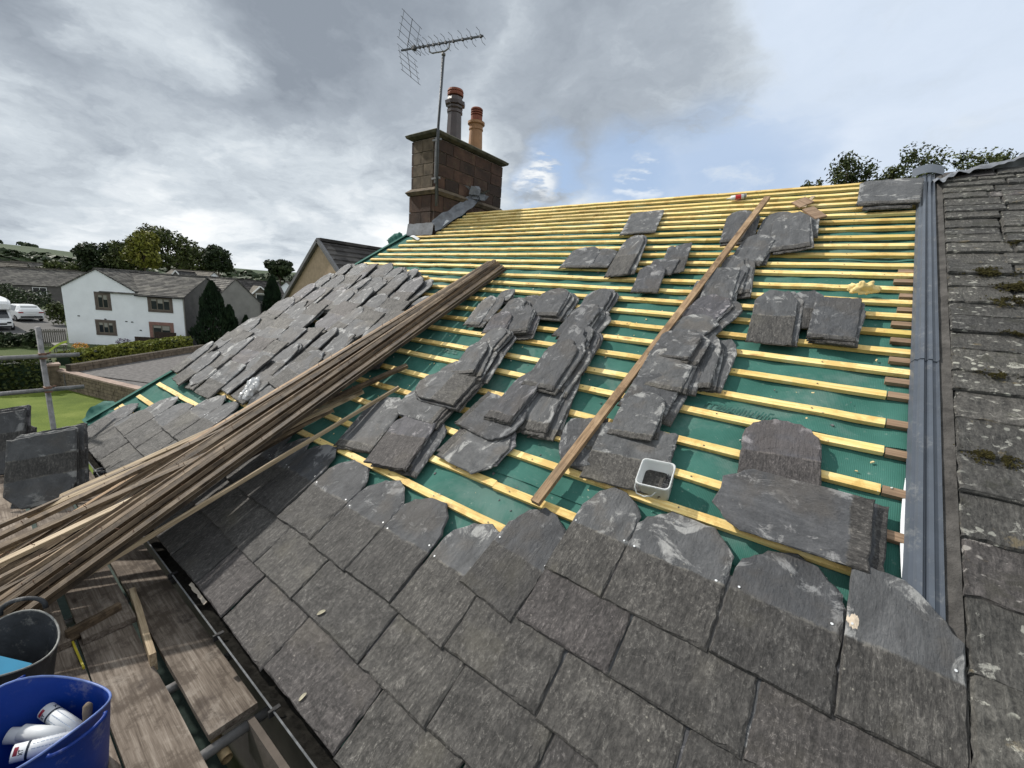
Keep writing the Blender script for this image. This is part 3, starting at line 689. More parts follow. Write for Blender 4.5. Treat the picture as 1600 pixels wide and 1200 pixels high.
# ---------------------------------------------------------------- neighbouring old roof on the right
NB = thing('terraced_house', (3, 0, GZ), 'adjoining house with an old mossy lichen covered slate roof on the right', 'house')
q = MB(); q.prism([(-.28, GZ), (ridge_y+5.1, GZ), (ridge_y+5.1, ridge_z-3.7), (ridge_y+.05, ridge_z-.40), (-.28, -.42)], .60, 8.0, lambda y, z, h: (h, y, z)); part('wall', q, M_RENDERDARK, NB)
q = MB(); q.grid(2, 2, lambda a, b_: roof(.50 + a*7.6, -.4 + b_*5.84, .002)); part('roof_deck', q, M_OLD, NB)
q = MB(); q.grid(2, 60, lambda a, b_: roof(.519 + a*.045 + .004*mnoise.noise(Vector((b_*60, a, 0))), .6 + b_*4.95, .022 + .016*a + .006*mnoise.noise(Vector((b_*50, a*3, 5))))); part('mortar_fillet', q, plain('old_mortar', (.070, .066, .062), .95, .5, 14, bmp=.8), NB)
OT = [5.39, 5.308, 5.226, 5.118, 4.992, 4.871, 4.716, 4.605, 4.473, 4.325, 4.206, 4.06, 3.911, 3.752, 3.619, 3.451, 3.263, 3.112, 2.935, 2.783, 2.578, 2.412, 2.196, 1.973, 1.742, 1.49, 1.228, .957, .67, .38, .1]
OS = [slate_mesh('slate', 'square', mats=(M_OLD, M_EDGE), th=ru(.014, .024), seed=300+i, rough=.009) for i in range(8)]
LJ = []
for k in range(len(OT)-1):
    tb = OT[k+1]; L = (OT[k]-OT[k+1])*2 + .06; smax = 2.9 if tb > 3 else 2.5
    xs = [.562 + ru(-.004, .004)]
    wmax = .30 + .05*(5.5-tb)/1.5
    while xs[-1] < smax: xs.append(xs[-1] + ru(.55, 1.0)*wmax*1.25)
    for a, c in zip(xs[:-1], xs[1:]):
        dn = ru(0, .014); P = roof((a+c)/2 , tb + ru(-.014, .014), .030+dn); Q = roof((a+c)/2, tb + L, .010)
        o = slate_at(P, Q, c-a-.004, RN, random.choice(OS), 'slate', NB)
    if k > 1: LJ += [(x, tb) for x in xs[1:4]]
def clump(c, r, n, rg):                            # a cushion of moss
    mbx = MB(); ph = rg.random()*9
    for e in range(n):
        d = Vector((rg.gauss(0, .5), rg.gauss(0, .26), 0)); q_ = mnoise.noise(Vector((d.x*2.2, d.y*2.2, ph)))
        if q_ < -.12: continue
        p = c + RX*d.x*r + RT*d.y*r + RN*(.012 + r*.22*max(0, 1-d.length)*(.6+q_)*rg.random()**.3)
        rr_ = r*rg.uniform(.025, .06); u = (RN*1.5 + Vector((rg.uniform(-1, 1), rg.uniform(-1, 1), rg.uniform(-1, 1)))).normalized(); x = u.orthogonal().normalized()*rr_; y = u.cross(x)
        mbx.quad(p-x-y, p+x-y, p+x+y, p-x+y)
    return mbx
M_MOSS = plain('moss', (.034, .030, .011), 1.0, .7, 14, bmp=.0, spec=.1)
rg = random.Random(5)
for (px, py, r) in ((1545, 432, .10), (1592, 455, .10), (1580, 478, .09), (1580, 528, .05), (1550, 592, .06), (1548, 722, .075), (1590, 385, .06), (1545, 430, .06)):
    s, t = RS(px, py, .03); part('moss', clump(roof(s, t, .045), r, 700, rg), M_MOSS, NB, kind='stuff')
q = MB()
LRP = ((1458, 290), (1478, 283), (1500, 274), (1530, 269), (1560, 262), (1585, 255), (1620, 240), (1680, 225))
def lridge(a, b_):                                # lead sheet lifted off the ridge, its front lip wavy
    u = a*(len(LRP)-1); k = min(int(u), len(LRP)-2); u -= k
    px = LRP[k][0] + (LRP[k+1][0]-LRP[k][0])*u; py = LRP[k][1] + (LRP[k+1][1]-LRP[k][1])*u
    P = RP(px, py, .075); w_ = .26 + .05*mnoise.noise(Vector((a*9, 2, 0)))
    return P + Vector((.02*mnoise.noise(Vector((a*14, b_*3, 5))), w_*b_, .02 + .055*math.sin(b_*2.6) + .035*mnoise.noise(Vector((a*13, b_*2, 0)))*(1.2-b_)))
q.grid(60, 8, lridge); q.grid(60, 3, lambda a, b_: lridge(a, 1) + Vector((0, .25*b_, -.30*b_))); part('lead_ridge', q, M_LEAD, NB, smooth=True)
q = MB(); q.grid(10, 6, lambda a, b_: roof(.36 + .22*a, 5.46 + .16*b_, .055 + .035*math.sin(a*math.pi) - .02*(1-b_))); part('ridge_cap', q, M_GRP, NB, smooth=True)
q = MB(); c0 = XP(1597, 246, 1.27)
def hump(a, b_): return c0 + Vector((-.03 + .22*a, -.1 + .3*b_, -.30 + .42*math.sin(min(1, a*1.6)*math.pi/2) + .05*mnoise.noise(Vector((a*4, b_*4, 0))) - .1*b_))
q.grid(10, 8, hump); part('black_sheet', q, M_BLACK, NB, smooth=True)

# ---------------------------------------------------------------- loose slates on the battens (each one a thing)
G_UNDER = 'edges of slates stacked on the battens'
def loose(tail, head, W, nt, nh, under, shape, label, group='loose slates set out on the battens', uoff=(.03, .0), where=''):
    P = RP(tail[0], tail[1], nt + .008); Q = RP(head[0], head[1], nh + .008); s_, t_ = RS(*tail)
    upv = RN
    if 'two' not in label and 'sideways' not in label and t_ > 1.22 and s_ < -.08 and (s_ < -1.0 or s_ > -.95) and 'single' not in label and 'lozenge' not in label and 'brown weathered' not in label and 'crossed by' not in label and 'big round ended' not in label:
        W *= .74; P = P - (Q-P)*.22; upv = RN + RX*ru(-.14, .04)
    elif 'squarish' in label or 'arc slate' in label: W *= .76
    two = any(q in label for q in ('brown below', 'brown', 'speckled', 'sideways purple', 'round topped'))
    slate_at(P, Q, W, upv, random.choice((SM if two else SMS)[shape]), 'loose_slate', None, label=label, cat='slate', group=group)
    for k in range(under):
        d = Vector((0, 0, 0)) + RX * (uoff[0]*(k+1)*ru(.4, 1.2) + ru(-.012, .012)) + RT * (uoff[1] + ru(-.03, .03)) - RN * (.0125*(k+1))
        slate_at(P + d + RX*ru(-.02, .02), Q + d + RX*ru(-.05, .05), W*ru(.85, 1.05), upv + RX*ru(-.05, .05), random.choice(SMS[shape if rnd() < .6 else random.choice(('round', 'peak', 'shoulder'))]), 'loose_slate', None,
                 label=('first', 'second', 'third', 'fourth', 'fifth', 'sixth', 'seventh')[k] + ' slate down under ' + where, cat='slate', group=G_UNDER)
L = loose
ST1 = 'the stack nearest the old batten bundle'; ST2 = 'the long middle stack of slates'; ST3 = 'the stack right of the diagonal timber'
# stack beside the bundle, bottom to top
L((548, 702), (616, 620), .40, .012, .02, 1, 'right', 'slate with a split blue grey head, at the thin stick’s upper end', where='the split slate by the thin stick')
L((601, 731), (664, 643), .40, .03, .045, 2, 'peak', 'big front slate, brown below and blue grey above, lying just above the nailed courses', where='the big two tone slate', uoff=(.035, .0))
L((698, 640), (630, 622), .34, .055, .05, 2, 'round', 'sideways slate with pale rounded head behind the big two tone slate', where='the sideways pale headed slate', uoff=(.02, -.02))
L((730, 613), (655, 597), .34, .08, .07, 3, 'peak', 'sideways slate with purple grey head and speckled brown tail', where='the sideways purple grey slate', uoff=(.02, -.02))
L((752, 588), (686, 580), .30, .06, .05, 2, 'left', 'sideways dark brown slate with a cream stained head', where='the cream stained slate', uoff=(.02, -.02))
L((728, 575), (753, 534), .32, .09, .115, 5, 'shoulder', 'pale square shouldered slate on top of the thick lower pile by the bundle', where='the square shouldered slate of the thick pile', uoff=(.03, -.01))
L((757, 541), (783, 512), .33, .09, .11, 4, 'left', 'ragged slate second up the thick pile by the bundle', where='the ragged second slate of the thick pile', uoff=(.03, -.01))
L((772, 515), (790, 486), .30, .08, .10, 3, 'peak', 'narrow dark slate third up the thick pile by the bundle', where='the narrow third slate of the thick pile', uoff=(.03, 0))
L((806, 512), (818, 478), .34, .06, .085, 4, 'shoulder', 'pale worn slate at the right of the thick pile by the bundle', where='the pale worn slate of the thick pile', uoff=(.02, -.01))
L((797, 486), (814, 466), .30, .05, .07, 2, 'round', 'small pitted slate near the top of the thick pile by the bundle', where='the pitted slate of the thick pile')
L((824, 476), (835, 463), .26, .03, .05, 1, 'round', 'topmost small rounded slate of the thick pile by the bundle', where='the topmost slate of the thick pile')
L((742, 500), (770, 462), .26, .03, .04, 1, 'left', 'slim slate with a white mark, first of three beside the batten bundle', where='the slim white marked slate')
L((758, 496), (784, 465), .24, .02, .03, 0, 'right', 'slim slate tucked under the white marked slate beside the bundle')
L((786, 469), (797, 453), .26, .012, .02, 1, 'round', 'small slate highest of the three beside the batten bundle', where='the highest small slate by the bundle')
L((846, 494), (873, 450), .31, .05, .06, 4, 'peak', 'upright slate alone on its own short pile between the two long stacks', where='the short pile between the two long stacks', uoff=(.025, -.005))
# long middle stack, top to bottom
L((917, 492), (942, 452), .36, .03, .05, 3, 'round', 'chipped white edged slate at the top of the long middle stack', where='the top slate of ' + ST2)
L((890, 519), (926, 476), .36, .05, .075, 4, 'shoulder', 'flat headed slate second from the top of the long middle stack', where='the second slate of ' + ST2)
L((878, 558), (908, 508), .36, .065, .09, 6, 'broken', 'shattered slate with white layered edges in the long middle stack', where='the shattered slate of ' + ST2, uoff=(.02, 0))
L((848, 592), (890, 530), .38, .09, .12, 6, 'peak', 'broad smooth slate halfway down the long middle stack', where='the broad smooth slate of ' + ST2, uoff=(.025, 0))
L((840, 652), (884, 562), .32, .03, .06, 3, 'right', 'long dark slate behind the chipped slate low in the middle stack', where='the long dark slate of ' + ST2)
L((788, 642), (842, 578), .32, .07, .08, 2, 'peak', 'long thin slate leaning at the lower left of the middle stack', where='the thin leaning slate of ' + ST2)
L((737, 636), (812, 668), .38, .03, .05, 1, 'round', 'sideways smooth round headed slate at the foot of the middle stack', where='the round headed slate at the foot of the middle stack', uoff=(.0, .02))
L((712, 682), (785, 715), .40, .012, .03, 1, 'shoulder', 'lowest slate of the middle stack, chalky head with two nail holes', where='the chalky headed slate', uoff=(-.02, .03))
# stack right of the diagonal timber
L((1150, 369), (1160, 329), .36, .02, .04, 1, 'round', 'rounded slate lying under the upper end of the diagonal timber', where='the rounded slate under the timber')
L((1168, 404), (1190, 367), .36, .03, .05, 2, 'left', 'white streaked slate just below the wide pair near the ridge', where='the white streaked slate')
L((1139, 448), (1154, 398), .30, .03, .05, 2, 'broken', 'jagged narrow slate right of the timber with a white chipped side', where='the jagged narrow slate')
L((1118, 467), (1133, 419), .32, .05, .07, 2, 'square', 'square slate with one white blot right of the timber', where='the white blotted square slate')
L((1086, 473), (1103, 440), .20, .02, .03, 0, 'square', 'brown slate half hidden under the diagonal timber')
L((1088, 498), (1127, 463), .36, .05, .06, 2, 'shoulder', 'five sided smooth slate beside a batten end, right of the timber', where='the five sided smooth slate', uoff=(.03, -.01))
L((1066, 523), (1106, 494), .40, .06, .07, 2, 'left', 'wide slate with square corner under the five sided one', where='the wide square cornered slate')
L((1086, 590), (1108, 524), .30, .03, .05, 3, 'right', 'tall slate standing proud on the right edge of the timber stack', where='the tall slate right of the diagonal timber')
L((1048, 552), (1072, 516), .40, .08, .09, 2, 'shoulder', 'slate with a curved bitten side in the middle of the timber stack', where='the bitten slate of ' + ST3)
L((1030, 596), (1056, 546), .44, .06, .08, 3, 'broken', 'broad torn edged slate in the middle of the timber stack', where='the torn edged slate of ' + ST3)
L((1006, 634), (1036, 586), .42, .045, .06, 2, 'round', 'slate with a frosted curve near its rim, low in the timber stack', where='the frosted curve slate of ' + ST3)
L((988, 672), (1013, 616), .38, .05, .07, 1, 'round', 'slate with a thick white crust around its rounded head', where='the white crusted slate')
L((966, 762), (1000, 668), .46, .012, .035, 1, 'square', 'large brown weathered slate beside the white nail tub', where='the large brown slate by the tub')
L((914, 738), (952, 662), .26, .010, .03, 0, 'square', 'dark slate crossed by the timber’s shadow left of the brown one')
L((948, 690), (874, 690), .40, .012, .02, 0, 'round', 'big round ended slate sticking out left from under the timber')
# right hand group
L((1213, 786), (1221, 657), .36, .008, .015, 0, 'round', 'round topped slate with white rim standing over the long sideways slate')
L((1362, 836), (1118, 766), .37, .042, .040, 0, 'shoulder', 'long smooth slate lying sideways near the trough flashing')
L((1385, 845), (1200, 790), .36, .012, .012, 0, 'right', 'dark slate peeping from beneath the long sideways slate')
L((1203, 522), (1216, 454), .37, .03, .05, 1, 'shoulder', 'wide slate with speckled tail and white flecked head, left of a pair', where='the speckled tailed slate')
L((1257, 503), (1261, 455), .34, .012, .03, 0, 'right', 'round cornered slate tucked behind the speckled tailed one')
L((1297, 532), (1310, 466), .34, .05, .055, 3, 'square', 'squarish slate on a short pile below the yellow glove', where='the squarish slate below the yellow glove', uoff=(.006, .0))
L((1234, 379), (1236, 333), .40, .05, .06, 1, 'shoulder', 'square slate with a white arc near the ridge, front of three', where='the white arc slate near the ridge')
L((1203, 369), (1220, 331), .34, .02, .04, 0, 'round', 'round slate half behind the white arc slate, on its left')
L((1258, 366), (1262, 335), .26, .02, .04, 0, 'peak', 'dark slate peeping out right of the white arc slate')
L((1386, 319), (1396, 281), .44, .05, .06, 1, 'square', 'large square slate at the ridge beside the grey trough', where='the ridge slate')
L((1385, 328), (1388, 300), .34, .02, .05, 0, 'square', 'streaky slate slipping out below the large ridge slate')
# upper middle group
L((995, 366), (1012, 331), .40, .02, .03, 0, 'square', 'single square slate highest on the bare battens, left of the timber')
L((969, 420), (996, 368), .33, .03, .05, 1, 'round', 'brown tailed slate with bright head in the row of three', where='the brown tailed slate of the row of three', uoff=(.05, .02))
L((896, 419), (922, 386), .36, .03, .04, 0, 'right', 'leftmost lozenge slate tilted on its side in the row of three')
L((926, 419), (948, 389), .32, .02, .03, 1, 'left', 'dark lozenge slate in the centre of the row of three', where='the dark lozenge slate')
L((1009, 450), (1023, 414), .33, .03, .05, 0, 'round', 'white rimmed slate lowest of a slanting run of three')
L((1030, 426), (1042, 406), .34, .02, .03, 0, 'square', 'square slate in the middle of a slanting run of three')
L((1051, 420), (1063, 383), .32, .01, .02, 0, 'square', 'brown banded slate highest of a slanting run of three')

# crowded patch of stacked slates against the verge
ORD2 = ['first', 'second', 'third', 'fourth', 'fifth', 'sixth', 'seventh', 'eighth', 'ninth', 'tenth', 'eleventh']
ROWN = ['lowest', 'second lowest', 'third lowest', 'middle', 'third highest', 'second highest', 'highest']
edge_pts = [RS(440, 590), RS(520, 585), RS(580, 545), RS(612, 520), RS(655, 458)]
def smax_at(t):
    if t < .95: return -4.62
    if t < 1.35: return -4.15
    if t < 1.9: return -3.95
    if t < 2.6: return -4.05
    return -4.22 - (t-2.6)*.55
rg = random.Random(21)
for r_ in range(7):
    tb = .62 + r_*.40
    s = verge(tb) + (.12 if r_ else .10); col_i = 0
    while s < smax_at(tb) - .12:
        wd = rg.uniform(.27, .40); n = rg.choice((2, 2, 3, 3)) if r_ else rg.choice((1, 2, 2)); sm = s + wd/2
        t0 = tb + rg.uniform(-.07, .07) + (.10 if (r_ == 0 and s > -5.6) else .06 if (r_ == 0 and s < -6.2) else 0); tw = rg.uniform(-.06, .06)
        for k in range(n):
            dx, dt = rg.uniform(-.045, .045), rg.uniform(-.05, .05); L_ = rg.uniform(.48, .60); a = tw + rg.uniform(-.11, .11); rollv = RX*rg.uniform(-.13, .10)
            if r_ == 6: L_ *= .86
            nt = .010 + .020*k + rg.uniform(0, .012); nh = .045 + .018*k + rg.uniform(0, .045)
            P = roof(sm+dx, t0+dt, nt); Q = roof(sm+dx + L_*math.sin(a), t0+dt + L_*math.cos(a), nh)
            flip = rg.random() < .22
            lab = ('bottom', 'second', 'third', 'fourth')[k] + ' slate, ' + ORD2[col_i] + ' stack from the verge, ' + ROWN[r_] + ' row of the crowded patch'
            if flip: P, Q = Q, P
            slate_at(P, Q, wd*rg.uniform(.86, 1.05), RN + rollv, rg.choice(SMU[rg.choice(SHAPES[:6])]), 'loose_slate', None, label=lab, cat='slate', group='slates crowded on the left of the roof')
        s += wd + rg.uniform(-.02, .03); col_i += 1
L((440, 600), (492, 548), .42, .05, .06, 1, 'peak', 'broad pale slate next to the clear plastic bag', where='the broad pale slate by the plastic bag')
L((404, 640), (445, 578), .40, .012, .03, 0, 'square', 'pale flat slate lying under the clear plastic bag')
L((620, 520), (668, 462), .34, .012, .02, 0, 'round', 'pale slate half under the upper part of the batten bundle')
L((590, 560), (640, 490), .32, .012, .03, 0, 'square', 'long slate against the left flank of the batten bundle')

# ---------------------------------------------------------------- timbers
def timber(A, B, wd, th, mt, label, group=None, cat='batten', name='old_batten', up=RN, roll=0.0, seg=8, jit=.004):
    mb = MB(); Lh = (B-A).length; mb.bar((0,0,0), (0,Lh,0), wd, th, Vector((0,0,1)), jit=jit*.45, seg=seg)
    if name == 'old_batten':
        y = ru(.1, .4)
        while y < Lh:
            x = ru(-.3, .3)*wd; mb.bar((x, y, th*.4), (x + ru(-.012, .012), y + ru(-.012, .012), th*.5 + ru(.004, .028)), .0032, .0032, Vector((1, .01, 0)), mi=1); y += ru(.25, .6)
    return link(name, mb.mesh(name, [mt, M_RUST]), frame(A, B-A, up) @ Matrix.Rotation(roll, 4, 'Y'), None, label, cat, group)
A = RP(836, 786, .055); B = RP(1199, 309, .095)
timber(A, B, .054, .032, M_STUBL, 'long weathered timber lying diagonally up the slope across the stacked slates', cat='timber', name='timber', seg=10, jit=.003)
GB = 'old battens bundled across the roof'
rg = random.Random(3)
cnt = 0
def ext(p, q, k): return (p[0] + (p[0]-q[0])*k, p[1] + (p[1]-q[1])*k)
ORD = ['first', 'second', 'third', 'fourth', 'fifth', 'sixth', 'seventh', 'eighth', 'ninth']
for layer in range(3):
    for k in range(9 - layer):
        u = (k + .5*layer + rg.uniform(-.25, .25)) / 8.4
        up_px = (751 + 40*u + rg.uniform(-3, 3), 417 + 5*u - 12*(1 - abs(2*u-1.1)) + rg.uniform(-2, 3)); lo_px = (0, 872 + 128*u + rg.uniform(-7, 7))
        if rg.random() < .35: t_ = rg.uniform(.06, .30); up_px = (up_px[0] + (lo_px[0]-up_px[0])*t_, up_px[1] + (lo_px[1]-up_px[1])*t_)
        n1 = .016 + layer*.029 + rg.uniform(0, .006); n2 = -.352 + layer*.033 + rg.uniform(0, .012)
        A = ZP(*ext(lo_px, up_px, .06 + rg.uniform(0, .05)), n2); B = RP(*up_px, n1)
        lab = ORD[k] + ' batten from the left in the ' + ('bottom', 'middle', 'top')[layer] + ' layer of the steep weathered bundle'
        timber(A, B, rg.uniform(.036, .046), rg.uniform(.022, .030), M_OLDBAT if rg.random() < .85 else M_STUBL, lab, GB, roll=rg.uniform(-.5, .5))
FAN = [((95, 777), (500, 597), -.155, .10, M_PALEBAT, 'pale sawn batten along the upper edge of the fan, its cut end on the slates', 0),
       ((45, 806), (571, 579), -.165, .105, M_PALEBAT, 'pale topped batten lying over the bundle with square upper end', 0),
       ((0, 838), (566, 566), -.21, .10, M_OLDBAT, 'brown batten crossing the bundle just below its pale topped neighbour', .15),
       ((0, 856), (636, 571), -.23, .05, M_OLDBAT, 'long brown batten of the fan reaching furthest right over the felt', .15),
       ((0, 880), (567, 611), -.225, .05, M_PALEBAT, 'pale thin batten of the fan ending on a yellow batten', .12),
       ((0, 905), (520, 640), -.24, .05, M_OLDBAT, 'dark batten beneath the pale thin one in the fan', .12),
       ((0, 925), (470, 668), -.245, .06, M_OLDBAT, 'lowest dark batten of the fan above the thin stick', .12),
       ((60, 808), (520, 612), -.20, .08, M_OLDBAT, 'dark batten wedged between the pale ones at the top of the fan', 0),
       ((0, 822), (300, 690), -.22, .12, M_OLDBAT, 'short dark batten at the left end of the fan', .15),
       ((0, 860), (410, 668), -.25, .07, M_PALEBAT, 'splintered pale batten low in the middle of the fan', .15),
       ((0, 893), (330, 745), -.26, .12, M_OLDBAT, 'dark brown short batten crossing the left end of the bundle', .15)]
for p, q_, n2, n1, mt, lab, e in FAN:
    A = ZP(*ext(p, q_, e), n2); B = RP(*q_, n1)
    timber(A, B, .048, .028, mt, lab, 'battens fanned over the bundle', roll=rg.uniform(-.2, .2), jit=.003)
timber(ZP(*ext((0, 979), (622, 606), .08), -.29), RP(623, 605, .03), .022, .026, M_PALEBAT, 'single thin pale stick lying apart along the near side of the bundle', name='thin_stick', cat='stick', jit=.003)
timber(ZP(66, 872, -.20), ZP(127, 812, -.16), .028, .02, M_STUB, 'short orange brown broken batten piece on top of the bundle', name='broken_batten', jit=.003)
timber(ZP(18, 918, -.22), ZP(118, 856, -.17), .03, .02, M_PALEBAT, 'short pale splintered batten piece at the lower left of the bundle', name='broken_batten', jit=.004)
timber(roof(-4.9, 3.33, .02), roof(-4.3, 3.30, .02), .035, .02, M_BAT, 'short yellow batten offcut lying on the battens below the chimney', name='batten_offcut', up=RN)
for k, (p, q_, lab) in enumerate((((1243, 321), (1265, 312), 'small brown broken slate corner near the ridge'), ((1256, 324), (1271, 307), 'thin pale wood splinter near the ridge slates'))):
    timber(RP(*p, .03), RP(*q_, .05), (.16, .03)[k], .014, (M_STUB, M_PALEBAT)[k], lab, cat='scrap', name=('slate_scrap', 'wood_splinter')[k])
timber(RP(1283, 341, .05), RP(1262, 326, .07), .10, .02, M_STUB, 'reddish wood scrap leaning against the white arc slate', cat='scrap', name='wood_scrap')

# ---------------------------------------------------------------- small things on the roof
def rsq(x, y, r, n=6):                             # rounded square outline
    out = []
    for cx_, cy_, a0 in ((1, 1, 0), (-1, 1, 90), (-1, -1, 180), (1, -1, 270)):
        for k in range(n+1):
            a = math.radians(a0 + 90*k/n); out.append((cx_*(x-r) + r*math.cos(a), cy_*(y-r) + r*math.sin(a)))
    return out
mt, t_, b_ = mat('cloudy_plastic'); b_.inputs['Base Color'].default_value = (.78, .80, .80, 1); b_.inputs['Roughness'].default_value = .35
b_.inputs['Transmission Weight'].default_value = .35; b_.inputs['IOR'].default_value = 1.15; M_TUB = mt
s, t = RS(1031, 752, .03); tubM = frame(roof(s-.01, t-.02, -.02), (RT + RX*-.10), RN + RT*-.06)
TUB = link('nail_tub', None, tubM, None, 'cloudy white plastic tub half full of nails, standing between two battens', 'tub')
mb = MB(); rings = []
for hx, z in ((.068, 0), (.070, .004), (.082, .125), (.087, .126), (.087, .138), (.081, .138), (.079, .122), (.067, .006)):
    i = len(mb.v); pts = rsq(hx, hx, .024); mb.v += [Vector((x, y, z)) for x, y in pts]; rings.append((i, len(pts)))
for (i, n), (j, _) in zip(rings[:-1], rings[1:]):
    for e in range(n): mb.face((i+e, i+(e+1)%n, j+(e+1)%n, j+e))
mb.face([rings[0][0]+e for e in reversed(range(rings[0][1]))]); mb.face([rings[-1][0]+e for e in range(rings[-1][1])])
link('tub_body', mb.mesh('tub_body', M_TUB, True), tubM, TUB)
mb = MB(); mb.tube([(-.088, -.05, .118), (-.092, -.075, .085), (-.080, -.096, .062), (-.04, -.104, .060), (.0, -.100, .075), (.02, -.094, .105)], .0035, 6)
link('tub_handle', mb.mesh('tub_handle', M_TUB, True), tubM, TUB)
mb = MB(); rg = random.Random(2)
for k in range(170):
    c = Vector((rg.uniform(-.062, .062), rg.uniform(-.062, .062), .030 + rg.uniform(0, .022))); d = Vector((rg.gauss(0, 1), rg.gauss(0, 1), rg.gauss(0, .35))).normalized()*.019
    mb.bar(c-d, c+d, .0028, .0028); dd = d.normalized(); x = dd.orthogonal().normalized()*.0055; y = dd.cross(x)
    mb.quad(c+d-x-y, c+d+x-y, c+d+x+y, c+d-x+y, 1 if rg.random() < .35 else 0)
o = link('nails', mb.mesh('nails', [plain('nail_steel', (.12, .12, .125), .35, .3, 60, metal=.6, bmp=0), M_WHITEPAINT]), tubM, None, 'loose heap of dark clout nails inside the white tub', 'nails', None, 'stuff')
# crumpled yellow glove
mb = MB(); c0 = roof(*RS(1346, 462), .0)
def glove(a, b2):
    th, ph = a*2*math.pi, b2*math.pi; p = Vector((math.cos(th)*math.sin(ph)*.115, math.sin(th)*math.sin(ph)*.05, .085*math.cos(ph)*(1.0 if math.cos(ph) > 0 else .3)))
    k = 1 + .55*mnoise.noise(p*22) + .3*mnoise.noise(p*50 + Vector((3, 3, 3))); p = p*k*.75
    return c0 + RX*(p.x + .0) + RT*(p.y+.02) + RN*(p.z + .032 - .25*abs(p.x)*.3)
mb.grid(36, 18, glove)
solo('rubber_glove', mb, plain('yellow_rubber', (.88, .68, .30), .55, .12, 12), c0, 'crumpled yellow rubber glove lying on a batten near the grey trough', 'glove', smooth=True)
# crumpled clear plastic bag
mt, t_, b_ = mat('clear_film'); b_.inputs['Base Color'].default_value = (.70, .72, .74, 1); b_.inputs['Roughness'].default_value = .22; b_.inputs['Alpha'].default_value = .42; b_.inputs['Specular IOR Level'].default_value = .8
mb = MB(); c0 = RP(398, 614, .0); v0 = RP(412, 592, .0) - c0; v0.normalize(); v1 = RN.cross(v0)
def bag(a, b2):
    th, ph = a*2*math.pi, b2*math.pi; p = Vector((math.cos(th)*math.sin(ph)*.085, math.cos(ph)*.17, math.sin(th)*math.sin(ph)*.055))
    k = 1 + .5*mnoise.noise(p*15) + .30*mnoise.noise(p*38 + Vector((3, 3, 3))); p = p*k; return c0 + v1*p.x + v0*p.y + RN*max(p.z + .06, .014)
mb.grid(44, 30, bag)
solo('plastic_bag', mb, mt, c0, 'crumpled clear plastic bag among the stacked slates left of the bundle', 'bag')
# sealant tube near the ridge
M_RED = plain('red_print', (.50, .03, .035), .4, .1, 9, bmp=0)
def cartridge(P, Q, label, group, r=.026, bands=True, cat='sealant tube', inverse=False):
    Lh = (Q-P).length; M = frame(P, Q-P, RN); T = M @ Matrix.Rotation(-math.pi/2, 4, 'X')
    root = link('sealant_cartridge', None, M, None, label, cat, group)
    bd = MB(); bd.lathe([(r*.9, .004), (r, .004), (r, Lh*.78), (r*.35, Lh*.80), (r*.32, Lh*.84), (.001, Lh*.84)], 20, T); bd.lathe([(.001, .012), (r*.92, .012)], 20, T)
    link('tube_body', bd.mesh('tube_body', M_WHITEP, True, M.inverted()), M, root)
    nz = MB(); nz.lathe([(r*.32, Lh*.84), (r*.26, Lh*.86), (r*.12, Lh)], 12, T); link('nozzle', nz.mesh('nozzle', M_WHITEP, True, M.inverted()), M, root)
    return root, M, T, Lh
root, M, T, Lh = cartridge(RP(1167, 306, .035), RP(1135, 311, .035), 'white and red sealant tube lying on the battens just under the ridge', None)
lb = MB(); lb.lathe([(.0265, Lh*.28), (.0265, Lh*.56)], 20, T); link('red_label', lb.mesh('red_label', M_RED, True, M.inverted()), M, root)
lb = MB(); lb.lathe([(.0268, Lh*.03), (.0268, Lh*.14)], 20, T); link('grey_label', lb.mesh('grey_label', M_STEEL, True, M.inverted()), M, root)
lb = MB()
for k in range(4):
    for a in (0.3, 1.0, 1.9, 2.6):
        x0 = Lh*(.34 + .05*k); p = [T @ Vector((.0269*math.cos(a+dx), .0269*math.sin(a+dx), x0+dz)) for dx, dz in ((0, 0), (.25, 0), (.25, .006), (0, .006))]; lb.quad(*p)
link('label_print', lb.mesh('label_print', M_WHITEPAINT, False, M.inverted()), M, root)

# ---------------------------------------------------------------- scaffold
ZB = -.42
def board(x0, x1, y0, y1, top, label, rotz=0.0, name='scaffold_board', tilt=0.0):
    mb = MB(); Lx = x1-x0; nx = 24
    pts = []
    mb.bar((0, 0, -.019), (Lx, 0, -.019), abs(y1-y0), .038, Vector((0, 0, 1)), jit=.002, seg=nx)
    return link(name, mb.mesh(name, M_BOARD), Matrix.Translation((x0, (y0+y1)/2, top)) @ Matrix.Rotation(rotz, 4, 'Z'), None, label, 'scaffold board', 'scaffold boards along the eaves')
board(-6.3, -1.955, -.605, -.395, ZB+.002, 'dirty scaffold board right beside the gutter, its sawn near end in view')
board(-3.15, 1.8, -.875, -.655, ZB, 'sunlit scaffold board in the middle, beside the gap over the ground')
board(-3.25, 1.8, -1.10, -.885, ZB+.004, 'scaffold board under the blue bucket')
board(-3.2, 1.8, -1.33, -1.112, ZB-.003, 'scaffold board under the grey rubber bucket at the frame edge')
board(-6.9, -3.02, -.878, -.648, ZB+.042, 'raised scaffold board lapped over the far end of the middle one', .004)
board(-6.9, -3.05, -1.112, -.892, ZB+.045, 'raised scaffold board second from the roof, under the batten ends', -.003)
board(-6.9, -3.1, -1.345, -1.125, ZB+.040, 'raised scaffold board third from the roof at the far end', .002)
A = ZP(104, 996, ZB+.05); B = ZP(188, 950, ZB+.05)
timber(A, B, .03, .075, M_OLDBAT, 'short plank end on edge across the lapped scaffold boards', cat='plank', name='plank_offcut', up=Vector((0, 0, 1)))
A = ZP(208, 930, ZB+.02); B = ZP(240, 1035, ZB+.02)
